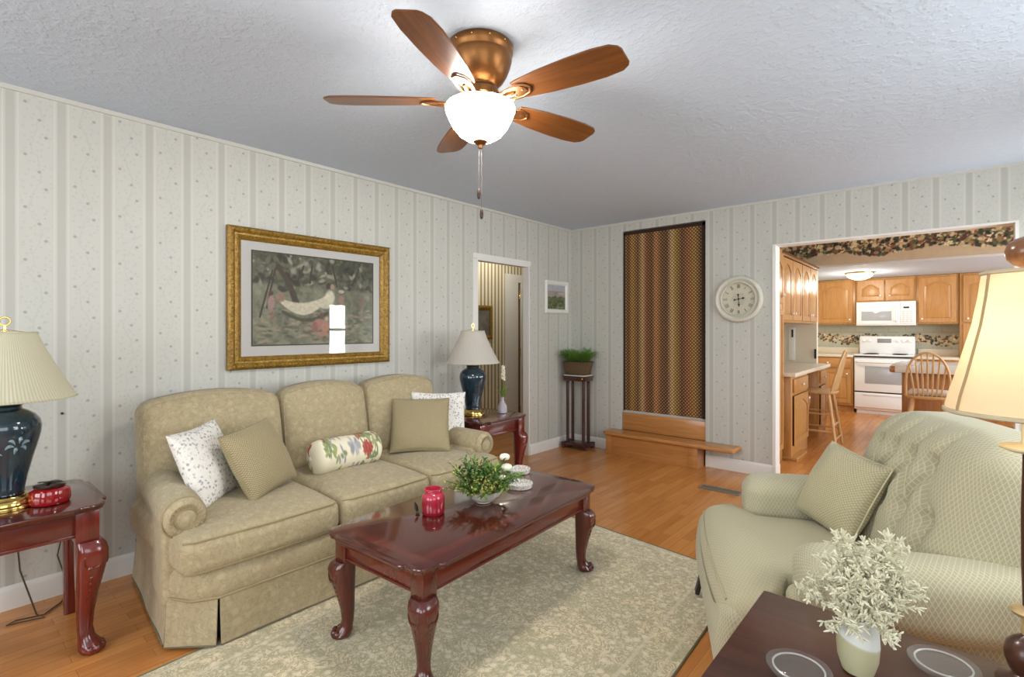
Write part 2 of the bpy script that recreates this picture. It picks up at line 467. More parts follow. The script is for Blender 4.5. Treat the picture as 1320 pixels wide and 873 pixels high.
ed = m.math('MINIMUM', m.math('MINIMUM', uv[0], m.math('SUBTRACT', 1.6, uv[0])), m.math('MINIMUM', uv[1], m.math('SUBTRACT', 2.5, uv[1])))
ln = m.math('SUBTRACT', 1., m.step(m.math('ABSOLUTE', m.math('SUBTRACT', ed, .17)), .004, .012)); ln2 = m.math('SUBTRACT', 1., m.step(m.math('ABSOLUTE', m.math('SUBTRACT', ed, .05)), .004, .01))
col = m.mix(m.math('MULTIPLY', m.math('MAXIMUM', ln, ln2), .55), col, lin('d8cdb2'))
m.set(col, .95, 0., Sheen_Weight=.2); m.bump(m.math('ADD', fine, f1), .4, .004); M_RUG = m.m
M_RUGEDGE = simple('rug_binding', '6f6750', .9)

# striped flat-woven wall hanging
m = N('woven_stripe_hanging'); x = m.xyz(); u = m.math('MULTIPLY', x[0], 1/.86)
st = [(.0, '3a2414'), (.03, '8a6a3a'), (.07, '58281c'), (.12, 'b88a3c'), (.2, '664222'), (.26, 'd0aa74'), (.31, '8a4a2c'), (.38, '5a3a1c'), (.43, 'c88850'), (.5, '6e4c28'), (.57, '5a361c'), (.63, 'd2b078'), (.68, 'a48438'), (.75, '603620'), (.82, '9a5e34'), (.9, 'a8803e'), (.97, '3a2414')]
col = m.ramp(u, [(p, lin(c)) for p, c in st], 'LINEAR')
k = 1/.034
pu = m.math('MULTIPLY', x[0], k); pz = m.math('MULTIPLY', x[2], k)
du = m.math('ABSOLUTE', m.math('SUBTRACT', m.math('FRACT', m.math('ADD', pu, pz)), .5)); dv = m.math('ABSOLUTE', m.math('SUBTRACT', m.math('FRACT', m.math('SUBTRACT', pu, pz)), .5))
dia = m.step(m.math('MINIMUM', du, dv), .1, .2)
col = m.mix(.12, col, lin('8c6a46')); col = m.mix(m.math('MULTIPLY', m.math('SUBTRACT', 1., dia), .8), col, lin('2e1b0f'))
cen = m.step(m.math('ADD', du, dv), .16, .30)
lt = m.math('SUBTRACT', 1., m.step(m.math('MAXIMUM', m.math('SUBTRACT', .5, du), m.math('SUBTRACT', .5, dv)), .12, .2))
col = m.mix(m.math('MULTIPLY', lt, .55), col, lin('cfb07c'))
m.set(col, .9); m.bump(dia, .3, .003); M_HANG = m.m
M_HANGB = simple('hanging_border', '2e1c10', .9)
M_FRINGE = simple('pale_fringe', 'b3b0ab', .9, var=.2, vs=90)

# table lamps
m = N('blue_green_glaze'); n1 = m.noise(scale=7., detail=3)
m.set(m.ramp(n1, [(.3, lin('101f2b')), (.7, lin('1c3440'))]), .1, 0., Coat_Weight=.6, Coat_Roughness=.04); M_VASE = m.m
m = N('painted_petals'); m.set(m.ramp(m.noise(scale=60.), [(.3, lin('4f6c78')), (.7, lin('98aab0'))]), .25); M_PETAL = m.m
def shade_mat(name, col, pleat=0, rough=.8, tl=.35):
    m = N(name); x = m.xyz(); c = lin(col)
    if pleat:
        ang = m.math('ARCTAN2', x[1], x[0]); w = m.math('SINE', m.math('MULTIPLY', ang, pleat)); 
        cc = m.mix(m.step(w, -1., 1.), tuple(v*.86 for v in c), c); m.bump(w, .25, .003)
    else: cc = m.mix(m.noise(m.scale(m.co(), 60, 60, 8), 4., 2), tuple(v*.95 for v in c), c)
    m.set(cc, rough)
    tr = m.new('ShaderNodeBsdfTranslucent'); m.put(tr.inputs[0], cc)
    mx = m.new('ShaderNodeMixShader'); mx.inputs[0].default_value = tl
    m.link(m.b.outputs[0], mx.inputs[1]); m.link(tr.outputs[0], mx.inputs[2]); m.link(mx.outputs[0], m.out.inputs[0]); return m.m
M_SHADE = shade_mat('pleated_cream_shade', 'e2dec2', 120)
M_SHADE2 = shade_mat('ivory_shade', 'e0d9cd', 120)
M_SHADELIT = shade_mat('silk_lamp_shade', 'eedcb8', 0, .7, .42)
def glowmat(name, hexc, st):
    m = N(name); c = lin(hexc); lw = m.new('ShaderNodeLayerWeight'); lw.inputs[0].default_value = .35
    m.set(c, .4); m.put(m.b.inputs['Emission Color'], c); m.b.inputs['Emission Strength'].default_value = st; return m.m
def thin_glass(name, lo, hi, rough=.08, tint='f4f4f2', cut=0.):
    m = N(name); m.set(lin(tint), rough, 0., Specular_IOR_Level=.8); tr = m.new('ShaderNodeBsdfTransparent'); tr.inputs[0].default_value = (.97, .97, .97, 1)
    lw = m.new('ShaderNodeLayerWeight'); lw.inputs[0].default_value = .4; f = m.math('ADD', lo, m.math('MULTIPLY', lw.outputs[1], hi-lo))
    if cut:
        v = m.voro(scale=cut); nn = m.bump(v[0], .9, .006); f = m.math('ADD', f, m.math('MULTIPLY', m.step(v[0], .25, .6), .3), clamp=True); m.link(nn, lw.inputs[1])
    mx = m.new('ShaderNodeMixShader'); m.put(mx.inputs[0], f); m.link(tr.outputs[0], mx.inputs[1]); m.link(m.b.outputs[0], mx.inputs[2]); m.link(mx.outputs[0], m.out.inputs[0]); return m.m
M_GLASS = thin_glass('clear_glass', .02, .34, .04, 'b0aca6'); M_GLASSRIM = thin_glass('glass_rim', .35, .8, .08, 'dcdcd8')
M_CUT = thin_glass('cut_glass', .18, .75, .06, 'f3efe8', 75.)
m = N('picture_glass'); tr = m.new('ShaderNodeBsdfTransparent'); gl = m.new('ShaderNodeBsdfGlossy'); gl.inputs['Roughness'].default_value = .01
fr = m.new('ShaderNodeFresnel'); fr.inputs[0].default_value = 1.5; mx = m.new('ShaderNodeMixShader'); m.link(fr.outputs[0], mx.inputs[0]); m.link(tr.outputs[0], mx.inputs[1]); m.link(gl.outputs[0], mx.inputs[2]); m.link(mx.outputs[0], m.out.inputs[0]); M_PGLASS = m.m
M_MATBOARD = simple('mat_board', 'dcd8d2', .7, var=.02)
m = N('red_wax_glass'); m.set(m.ramp(m.xyz()[2], [(.06, lin('97172c')), (.09, lin('b23046'))]), .12, 0., Coat_Weight=.5, Subsurface_Weight=.1); M_REDJAR = m.m
M_REDGLASS = simple('red_gloss', '8a0b12', .08, 0., .15, 20, Coat_Weight=.6)
M_LEAF = simple('mid_green_leaf', '6f8f3c', .5, var=.45, vs=60)
M_LEAFD = simple('deep_green_leaf', '3d5f22', .5, var=.4, vs=60)
M_LEAFY = simple('yellow_green_sprig', 'a8a855', .5, var=.3, vs=60)
M_FERN = simple('fern_green', '86b544', .5, var=.4, vs=40)
M_PETW = simple('white_petal', 'ebe6d2', .6, var=.05)
M_CERAM = simple('ivory_ceramic', 'd9d7c8', .25, var=.05)
M_DUSTY = simple('pale_sage_leaf', 'dad6bc', .85, var=.14, vs=60)
m = N('glazed_pot'); z = m.xyz()[2]; x = m.xyz(); f = m.math('ADD', z, m.math('MULTIPLY', x[0], .25))
m.set(m.ramp(f, [(.070, lin('b3af8c')), (.0715, lin('d6d8d0'))]), .3); 
for e_ in (): pass
M_POT = m.m
m = N('woven_basket'); x = m.xyz(); w1 = m.math('SINE', m.math('MULTIPLY', x[2], 300.)); w2 = m.math('SINE', m.math('MULTIPLY', m.math('ADD', x[0], x[1]), 180.))
f = m.math('MULTIPLY', w1, w2); m.set(m.ramp(m.math('ADD', m.math('MULTIPLY', f, .5), .5), [(.2, lin('35271a')), (.8, lin('7c6240'))]), .7); m.bump(f, .6, .006); M_BASKET = m.m
m = N('tile_laminate'); m.set(m.mix(m.noise(scale=60.), lin('d8cbb2'), lin('e4dac6')), .35); M_COUNTER = m.m
m = N('stone_wallpaper'); br = m.new('ShaderNodeTexBrick'); m.link(m.comb(m.xyz()[0], m.xyz()[2], 0.), br.inputs[0]); br.inputs['Scale'].default_value = 1.; br.inputs['Brick Width'].default_value = .22; br.inputs['Row Height'].default_value = .09; br.inputs['Mortar Size'].default_value = .004
br.inputs['Color1'].default_value = (*lin('bcbcac'), 1); br.inputs['Color2'].default_value = (*lin('a6aa98'), 1); br.inputs['Mortar'].default_value = (*lin('7b806e'), 1)
m.set(m.mix(m.noise(scale=14., detail=4), br.outputs[0], lin('c0bda8')), .7); M_STONE = m.m
m = N('striped_wallpaper'); s = m.xyz()[1]; fr = m.math('ABSOLUTE', m.math('SUBTRACT', m.math('FRACT', m.math('DIVIDE', s, .064)), .5))
m.set(m.ramp(fr, [(.0, lin('dcd4be')), (.27, lin('d8cfb8')), (.31, lin('94865e')), (.5, lin('857650'))]), .7); M_STRIPE = m.m
M_KWALL = simple('kitchen_cream_wall', 'ddd5c2', .7, var=.02)
M_FACE = simple('clock_face_paper', 'c9c3ad', .6, var=.08)
M_CLOCK = simple('antique_white_frame', 'cbc7b8', .5, var=.06)
M_GREYV = simple('vent_metal', '8a8070', .45, .5)
M_OVENW = simple('oven_window', 'a9adb0', .12)
# ------------------------------------------------------------------ room shell
def off(bm, v):
    bmesh.ops.translate(bm, vec=-Vector(v), verts=bm.verts); return bm
H = 2.44; YB = 4.90; XR = 4.4; YF = -1.9
b = BM(); box(b, -1.4, 6.2, YF-.1, 10.4, -.1, 0); struct('floor', b, M_FLOOR)
b = BM(); box(b, -.12, XR+.12, YF-.1, YB+.12, H, H+.1); box(b, 1.3, 6.2, YB+.12, 7.6, H, H+.1); struct('ceiling', b, M_CEIL)
# left wall with the hall doorway
DY0, DY1, DZ = 3.36, 4.126, 1.955
b = BM(); box(b, -.065, 0, YF, DY0, 0, H); box(b, -.065, 0, DY0, DY1, DZ, H); box(b, -.065, 0, DY1, YB+.12, 0, H); struct('wall_left', b, M_WPL)
# back wall: stair opening (closed by the hanging) and the kitchen opening
SX0, SX1, SZ = .648, 1.536, 2.345
KX0, KX1, KZ = 2.135, 3.66, 2.045
b = BM(); box(b, 0, SX0, YB, YB+.12, 0, H); box(b, SX0, SX1, YB, YB+.12, SZ, H); box(b, SX1, KX0, YB, YB+.12, 0, H)
box(b, KX0, KX1, YB, YB+.12, KZ, H); box(b, KX1, XR, YB, YB+.12, 0, H); struct('wall_back', b, M_WPB)
# right and front walls with their windows; first right one is unseen, added for fill light
WIN_R = [(-1.2, .6, .95, 2.25), (1.75, 3.0, .95, 2.25), (4.35, 4.72, .86, 1.74)]
def wall_holes(bm, axis, a0, a1, t0, t1, holes):
    cur = a0
    def bx(p0, p1, z0, z1):
        if axis == 'y': box(bm, t0, t1, p0, p1, z0, z1)
        else: box(bm, p0, p1, t0, t1, z0, z1)
    for (p0, p1, z0, z1) in holes:
        bx(cur, p0, 0, H); bx(p0, p1, 0, z0); bx(p0, p1, z1, H); cur = p1
    bx(cur, a1, 0, H)
b = BM(); wall_holes(b, 'y', YF, YB, XR, XR+.12, WIN_R); struct('wall_right', b, M_WPL)
WIN_F = [(.5, 1.9, .6, 2.2), (2.5, 3.9, .6, 2.2)]
b = BM(); wall_holes(b, 'x', -.12, XR+.12, YF-.12, YF, WIN_F); struct('wall_front', b, M_WPB)
wi = 0
for axis, t, holes in (('y', XR+.05, WIN_R), ('x', YF-.05, WIN_F)):
    for (p0, p1, z0, z1) in holes:
        wi += 1; b = BM(); w = .035
        def bb(q0, q1, zz0, zz1, d=.02):
            if axis == 'y': box(b, t-d, t+d, q0, q1, zz0, zz1)
            else: box(b, q0, q1, t-d, t+d, zz0, zz1)
        bb(p0, p0+w, z0, z1); bb(p1-w, p1, z0, z1); bb(p0, p1, z0, z0+w); bb(p0, p1, z1-w, z1); bb(p0, p1, (z0+z1)/2-.02, (z0+z1)/2+.02)
        if p1-p0 > .8: bb((p0+p1)/2-.015, (p0+p1)/2+.015, z0, z1)
        struct('window_%d' % wi, b, M_TRIM)
def basebd(b, p0, p1, n):
    """strip of baseboard from p0 to p1 on the floor, n = direction out of the wall"""
    d = (Vector(p1)-Vector(p0)).normalized(); n = Vector(n)
    prof = [(0, 0), (.016, 0), (.016, .085), (.012, .1), (.006, .108), (0, .108)]
    r = []
    for p in (Vector(p0), Vector(p1)):
        r.append([b.verts.new((p.x+n.x*o, p.y+n.y*o, z)) for o, z in prof])
    k = len(prof)
    for i in range(k): b.faces.new((r[0][i], r[0][(i+1) % k], r[1][(i+1) % k], r[1][i]))
    b.faces.new(r[0]); b.faces.new(r[1][::-1])
b = BM(); basebd(b, (0, YF), (0, 3.29), (1, 0)); basebd(b, (0, DY1+.0), (0, YB), (1, 0)); struct('baseboard_left', b, M_TRIM)
b = BM(); basebd(b, (0, YB), (.53, YB), (0, -1)); basebd(b, (1.54, YB), (KX0, YB), (0, -1)); basebd(b, (KX1, YB), (XR, YB), (0, -1)); struct('baseboard_back', b, M_TRIM)
b = BM(); basebd(b, (XR, YF), (XR, YB), (-1, 0)); struct('baseboard_right', b, M_TRIM)
# slim crown strips where paper meets ceiling
b = BM(); box(b, 0, .012, YF, YB, H-.022, H); box(b, 0, XR, YB-.012, YB, H-.02, H); struct('trim_1', b, simple('cream_edge_strip', 'c2c1b8', .6, var=.03))
# doorway lining, kitchen-opening jamb
b = BM(); box(b, -.07, .006, DY0-.004, DY0+.012, 0, DZ-.0125); box(b, -.07, .006, DY1-.012, DY1+.004, 0, DZ-.0125); box(b, -.071, .007, DY0-.003, DY1+.003, DZ-.012, DZ+.004)
box(b, .0, .0075, DY0-.055, DY0-.0045, 0, DZ-.001); box(b, .0, .0085, DY0-.055, DY1+.02, DZ+.0045, DZ+.05)
struct('trim_2', b, M_TRIM)
b = BM(); box(b, KX0-.012, KX0+.014, YB-.01, YB+.13, 0, KZ); box(b, KX1-.014, KX1+.004, YB-.004, YB+.13, 0, KZ)
box(b, KX0, KX1, YB-.002, YB+.13, KZ-.012, KZ+.002); box(b, KX0-.016, KX0+.018, YB-.016, YB+.13, 0, .1)
struct('trim_3', b, M_TRIM)
# stair recess behind the hanging
b = BM(); box(b, SX0, SX1, YB+.06, YB+.12, 0, SZ); struct('wall_recess', b, simple('recess_dark_board', '4a3a2a', .8))

# hallway beyond the left doorway
b = BM(); box(b, -1.22, -1.1, 2.6, 5.02, 0, H); box(b, -1.22, -1.1, 5.02, 5.8, 2.0, H); box(b, -1.22, -.065, 5.62, 5.74, 0, H); box(b, -1.22, -.065, 2.5, 2.6, 0, H); box(b, -.065, 0, 5.02, 5.74, 0, H)
struct('wall_hall', b, M_STRIPE)
b = BM(); box(b, -1.4, -.065, 2.5, 5.8, H, H+.1); struct('ceiling_hall', b, M_CEIL)
b = BM(); box(b, -1.225, -1.08, 4.99, 5.235, 0, 1.929); box(b, -1.224, -1.079, 4.99, 5.6, 1.93, 2.03); box(b, -1.225, -1.08, 5.303, 5.62, 0, 1.929); struct('trim_4', b, M_TRIM)
d = BM(); box(d, -1.19, -1.10, 5.238, 5.30, .01, 1.925, .003); dr = struct('door_1', d, wood('hall_door_wood', '5c3a22', '7a5030', 'z', .4))
b = BM()
for z in (.22, 1.0, 1.76): tube(b, [(-1.095, 5.285, z-.05), (-1.095, 5.285, z+.05)], .012, 10)
obj('hinge', b, M_BRASS, dr)

# kitchen shell
b = BM(); box(b, 1.3, 1.4, YB+.12, 10.3, 0, H); struct('wall_kitchen_left', b, M_KWALL)
b = BM(); box(b, 1.3, 6.2, 10.2, 10.3, 0, H); struct('wall_kitchen_back', b, M_STONE)
b = BM(); box(b, 6.1, 6.2, YB, 10.3, 0, 1.0); box(b, 6.1, 6.2, YB, 10.3, 2.1, H); box(b, 6.1, 6.2, YB, 5.6, 1., 2.1); box(b, 6.1, 6.2, 9.6, 10.3, 1., 2.1); struct('wall_kitchen_right', b, M_KWALL)
b = BM(); box(b, XR+.12, 6.2, YB, YB+.12, 0, H); struct('wall_dining', b, M_KWALL)
b = BM(); box(b, 1.3, 6.2, 7.6, 10.3, 2.12, H+.1); struct('ceiling_kitchen', b, M_CEIL)
b = BM(); box(b, 1.4, 2.0, 7.5, 7.58, 0, 2.12); struct('wall_kitchen_stub', b, M_KWALL)
b = BM(); box(b, 1.4, 6.1, 7.585, 7.6, 2.095, 2.125, .003); struct('trim_5', b, M_TRIM)

# printed papers ------------------------------------------------
def vine_print(nx, ny, seed, base, n, band=(.3, .95), small=1.):
    g = random.Random(seed); img = np.ones((ny, nx, 3))*np.array(base, float)
    img *= (1+.07*(vnoise((ny, nx), 9, 3, seed)-.5))[..., None]
    pal = [((58, 62, 44), 4), ((84, 88, 58), 4), ((104, 58, 50), 3), ((138, 84, 64), 2), ((206, 178, 132), 4), ((224, 200, 160), 4), ((150, 128, 84), 3), ((44, 40, 36), 2)]
    bag = [c for c, k in pal for _ in range(k)]
    for i in range(n):
        x = g.uniform(0, nx); ph = .5+.5*math.sin(x/ny*2.2+seed)
        y = ny*(band[0]+(band[1]-band[0])*(.75*g.random()+.25*ph))
        c = g.choice(bag); s = ny*g.uniform(.035, .085)*small
        blot(img, x, y, s*g.uniform(1, 1.5), s, c, g.uniform(0, PI), .5)
        if g.random() < .25:
            for k in range(4):
                a = k*PI/2+g.random(); blot(img, x+s*.9*math.cos(a), y+s*.9*math.sin(a), s*.5, s*.42, [min(255, v*1.18) for v in c], a, .4)
    return img
M_PRINT = print_mat('printed_paper', .6)
bd = raster('trim_6', vine_print(760, 56, 3, (208, 184, 152), 3400, (.26, 1.02), .8), 4.7, .315, M_PRINT, None, Matrix.Translation((1.4, 7.584, 2.125)) @ Matrix.Rotation(PI/2, 4, 'X')); bd['kind'] = 'structure'
bd = raster('trim_7', vine_print(560, 40, 5, (186, 184, 164), 620, (.04, .98)), 2.95, .2, M_PRINT, None, Matrix.Translation((1.4, 10.196, 1.04)) @ Matrix.Rotation(PI/2, 4, 'X')); bd['kind'] = 'structure'

# ------------------------------------------------------------------ wall things
# wall hanging with fringe
t = thing('wall_hanging', 'tall brown and gold striped woven hanging over the closed stair opening', 'wall hanging', (SX0, YB+.035, .0))
b = BM(); box(b, .02, SX1-SX0-.035, -.006, .004, .435, 2.315); obj('woven_panel', b, M_HANG, t)
b = BM(); W_ = SX1-SX0
for (x0, x1, z0, z1) in ((.004, .022, .43, 2.335), (W_-.04, W_-.004, .43, 2.335), (.004, W_-.004, 2.305, 2.335)): box(b, x0, x1, -.008, .006, z0, z1)
obj('border', b, M_HANGB, t)
b = BM(); g = random.Random(3)
for i in range(150):
    x = .008+(W_-.016)*i/149; l = g.uniform(.05, .07)
    tube(b, [(x, -.004, .44), (x+g.uniform(-.003, .003), -.012, .44-l*.5), (x+g.uniform(-.006, .006), -.014, .44-l)], [.0035, .0042, .002], 5)
box(b, .004, W_-.004, -.008, -.001, .412, .442)
obj('fringe', b, M_FRINGE, t)

# step in front of it
t = thing('wooden_step', 'golden wooden step with bullnose tread under the striped hanging', 'step', (1.05, 4.8, 0))
o_ = (1.05, 4.8, 0)
b = BM(); box(b, .56, 1.525, 4.725, 4.739, .0, .2); box(b, .56, 1.525, 4.739, YB, 0, .2); obj('riser', off(b, o_), M_OAKX if False else wood('step_riser_oak', 'a56c38', 'c48a50', 'x', .28, 1., .2), t)
for (x0, x1) in ((1.44, 1.527), (.56, .62)): b = BM(); box(b, x0, x1, 4.718, 4.73, 0, .2, .002); obj('stile', off(b, o_), M_STEP, t)
b = BM(); pts = [(.54, YB-.002), (.525, 4.76), (.53, 4.71), (.56, 4.685), (1.80, 4.685), (1.845, 4.70), (1.865, 4.74), (1.86, YB-.002)]
poly_prism(b, pts, [(.2, -.012), (.206, -.003), (.218, 0), (.23, -.002), (.238, -.012)]); obj('tread', off(b, o_), M_STEP, t)
b = BM(); box(b, SX0+.004, SX1-.004, YB+.005, YB+.03, .238, .42, .002); obj('upper_riser', off(b, o_), bpy.data.materials['step_riser_oak'], t)

# clock
t = thing('wall_clock', 'round antique white wall clock with roman numerals beside the hanging', 'clock', (1.842, YB, 1.578))
b = BM(); lathe(b, [(.203, 0), (.212, -.012), (.213, -.03), (.205, -.046), (.19, -.052), (.178, -.047), (.172, -.034), (.163, -.03), (.158, -.04), (.150, -.043), (.146, -.034), (.146, -.012), (.001, -.012), (.0, -.010)], 64, axis='y', cap=False); obj('frame', b, M_CLOCK, t)
b = BM(); lathe(b, [(.147, -.014), (.0005, -.015)], 48, axis='y'); obj('face', b, M_FACE, t)
b = BM(); ROM = ['XII', 'I', 'II', 'III', 'IIII', 'V', 'VI', 'VII', 'VIII', 'IX', 'X', 'XI']
for i, s in enumerate(ROM):
    a = -2*PI*i/12; wd = {'I': .0075, 'V': .014, 'X': .014}; tw = sum(wd[c] for c in s); cx = -tw/2; ht = .017
    for c in s:
        w_ = wd[c]; x0 = cx+w_/2; cx += w_
        segs = {'I': [((0, -1), (0, 1))], 'V': [((-.7, 1), (0, -1)), ((.7, 1), (0, -1))], 'X': [((-.7, 1), (.7, -1)), ((.7, 1), (-.7, -1))]}[c]
        for (p, q) in segs:
            P0 = Vector((x0+p[0]*w_*.42, .118+p[1]*ht)); P1 = Vector((x0+q[0]*w_*.42, .118+q[1]*ht))
            mt = lambda P: (P.x*math.cos(a)-P.y*math.sin(a), -.0165, P.x*math.sin(a)+P.y*math.cos(a))
            tube(b, [mt(P0), mt(P1)], .0014, 4)
for i in range(60):
    a = 2*PI*i/60; tube(b, [(.139*math.sin(a), -.016, .139*math.cos(a)), (.144*math.sin(a), -.016, .144*math.cos(a))], .0008, 4)
for k in range(-4, 5):
    zz = k*.012
    tube(b, [(-.065+abs(k)*.006, -.0162, zz), (.065-abs(k)*.006, -.0162, zz)], .0006, 4)
obj('numerals', b, simple('clock_ink', '57524a', .7), t)
b = BM()
def hand(ang, L, tail):
    d = Vector((math.sin(ang), 0, math.cos(ang)))
    tube(b, [tuple(d*-tail+Vector((0, -.02, 0))), tuple(d*L+Vector((0, -.02, 0)))], .0028, 6)
    for q, r in ((L*.72, .0085), (-tail, .0075)):
        ball(b, tuple(d*q+Vector((0, -.02, 0))), r, .002, r*1.3, 8, 6)
hand(R(80), .055, .035); hand(R(176), .072, .038); ball(b, (0, -.021, 0), .009, .003, .009)
obj('hands', b, M_BLACK, t)

# framed pictures
def frame_obj(name, parent, y0, y1, z0, z1, prof, mat, x=0.):
    """mitred frame on the left wall (x = 0 plane): prof = [(inward, out)]"""
    b = BM(); rings = []
    for (i, o) in prof:
        rings.append([b.verts.new((x+o, yy, zz)) for yy, zz in ((y0+i, z0+i), (y1-i, z0+i), (y1-i, z1-i), (y0+i, z1-i))])
    for a, c in zip(rings, rings[1:]):
        for k in range(4): b.faces.new((a[k], a[(k+1) % 4], c[(k+1) % 4], c[k]))
    return obj(name, b, mat, parent, angle=20)
PT = (0, 1.794, 1.495)
t = thing('framed_picture', 'large gilt framed print of children around a white hammock above the sofa', 'picture', PT)
y0, y1, z0, z1 = 1.211-1.794, 2.375-1.794, 1.053-1.495, 1.933-1.495
frame_obj('frame', t, y0, y1, z0, z1, [(0, .004), (0, .03), (.012, .04), (.026, .044), (.036, .036), (.04, .03), (.052, .03), (.058, .034), (.066, .030), (.074, .022), (.08, .018), (.08, .006)], M_GOLD)
b = BM(); n_ = 0
for (p, q, cnt) in (((y0+.019, z1-.019), (y1-.019, z1-.019), 46), ((y0+.019, z0+.019), (y1-.019, z0+.019), 46), ((y0+.019, z0+.019), (y0+.019, z1-.019), 34), ((y1-.019, z0+.019), (y1-.019, z1-.019), 34)):
    for i in range(cnt):
        f = (i+.5)/cnt; ball(b, (.043, p[0]+(q[0]-p[0])*f, p[1]+(q[1]-p[1])*f), .004, .008, .008, 6, 4)
obj('beading', b, M_GOLD, t)
b = BM(); my0, my1, mz0, mz1 = y0+.07, y1-.07, z0+.07, z1-.07
iy0, iy1, iz0, iz1 = 1.362-1.794, 2.232-1.794, 1.203-1.495, 1.792-1.495
box(b, .006, .010, my0, my1, mz0, mz1); obj('mat_board', b, M_MATBOARD, t)
frame_obj('inner_border', t, iy0-.008, iy1+.008, iz0-.008, iz1+.008, [(0, .010), (0, .0135), (.008, .0135), (.008, .0105)], simple('dark_green_bevel', '4b4a36', .6))
ny, nx = 150, 220
img = np.zeros((ny, nx, 3)); Y, X = np.mgrid[0:ny, 0:nx]; v = Y/ny; u = X/nx
n1 = vnoise((ny, nx), 22, 4, 2); n2 = vnoise((ny, nx), 7, 3, 4)
grass = np.stack([116+50*(n1-.5)+34*(n2-.5), 119+46*(n1-.5)+34*(n2-.5), 97+40*(n1-.5)+30*(n2-.5)], -1)
trees = np.stack([86+100*(n1-.5)+60*(n2-.5), 87+92*(n1-.5)+60*(n2-.5), 70+86*(n1-.5)+52*(n2-.5)], -1)
mk = np.clip((v-.62-.05*(n1-.5))/.06, 0, 1)[..., None]; img = grass*(1-mk)+trees*mk
g = random.Random(5)
for i in range(150):
    x, y = g.uniform(0, nx), g.uniform(.66, 1.)*ny
    blot(img, x, y, g.uniform(2, 8), g.uniform(2, 5), g.choice([(66, 68, 54), (58, 58, 48), (150, 147, 128), (98, 100, 78), (140, 140, 120), (76, 80, 60)]), g.uniform(0, 3), .8)
for i in range(160):
    x, y = g.uniform(0, nx), g.uniform(.0, .4)*ny
    blot(img, x, y, g.uniform(3, 9), g.uniform(1.5, 3), g.choice([(150, 140, 112), (98, 104, 84), (160, 132, 112), (86, 96, 80), (136, 136, 112)]), g.uniform(-.3, .3), .9)
for i in range(60): blot(img, nx*.12+i*.55+g.uniform(-8, 18), ny*(.95-.006*i)+g.uniform(-6, 6), 7, 4, g.choice([(54, 54, 42), (76, 80, 58), (100, 102, 78)]), g.random()*3, .7)
for i in range(34):
    f = i/33; blot(img, nx*(.18+.14*f+.02*math.sin(f*3)), ny*(.86-.42*f), 3.6+2*f, 4, (74, 62, 50), 0, .5)
for (x0_, y0_, x1_, y1_) in ((.14, .8, .05, .3), (.16, .82, .10, .4), (.45, .9, .43, .7), (.62, .92, .66, .68), (.86, .9, .8, .7), (.38, .88, .33, .7)):
    for i in range(28): f = i/27; blot(img, nx*(x0_+(x1_-x0_)*f), ny*(y0_+(y1_-y0_)*f), 1.5, 2, (62, 56, 46), 0, .5)
for i in range(90):
    f = i/89; x = .18+.42*f; y = .50-.15*math.sin(PI*min(1, f*1.02))**.8+.06*f; th = .015+.05*math.sin(PI*f)
    blot(img, nx*x, ny*(y+.02), 3.2, ny*th, (205, 197, 172), 0, .4)
for i in range(50): f = i/49; blot(img, nx*(.22+.36*f), ny*(.36-.09*math.sin(PI*f)), 3, 2.4, (78, 76, 60), 0, .7)
for (x, y, rx, ry, c) in ((.60, .54, 9, 13, (214, 208, 186)), (.56, .46, 14, 8, (206, 198, 174)), (.62, .67, 4, 5, (176, 136, 116)), (.585, .68, 4, 5, (70, 56, 46)), (.70, .62, 6, 3, (190, 180, 160)), (.70, .52, 6, 8, (160, 120, 108)),
                          (.13, .45, 6, 12, (166, 124, 122)), (.13, .56, 4, 4, (92, 64, 52)), (.20, .52, 8, 8, (150, 116, 100)), (.20, .62, 5, 4, (70, 62, 56)), (.14, .31, 3, 8, (140, 102, 92)),
                          (.50, .22, 9, 10, (176, 112, 100)), (.56, .2, 8, 10, (186, 124, 106)), (.47, .19, 5, 9, (156, 92, 88)), (.53, .33, 4, 5, (112, 74, 58)), (.57, .29, 4, 4, (190, 150, 126)), (.54, .11, 11, 4, (186, 118, 100)),
                          (.88, .5, 5, 10, (126, 98, 86)), (.89, .36, 2, 9, (150, 116, 98)), (.86, .57, 5, 4, (112, 104, 92)), (.95, .55, 4, 6, (140, 128, 112))):
    blot(img, nx*x, ny*y, rx, ry, c, 0, .45)
fine_ = vnoise((ny, nx), 3, 2, 77)[..., None]; img = img*.68+img.mean(2, keepdims=True)*np.array([1.04, 1., .9])*.32; img = (img*1.05+np.array([10., 8., 6.]))*(.92+.16*fine_)
raster('print', img, iy1-iy0, iz1-iz0, print_mat('art_print', .6), t, Matrix.Translation((.0125, iy0, iz0)) @ Matrix(((0, 0, 1, 0), (1, 0, 0, 0), (0, 1, 0, 0), (0, 0, 0, 1))))
b = BM(); b.faces.new([b.verts.new((.0165, yy, zz)) for yy, zz in ((my0, mz0), (my1, mz0), (my1, mz1), (my0, mz1))]); obj('glazing', b, M_PGLASS, t)

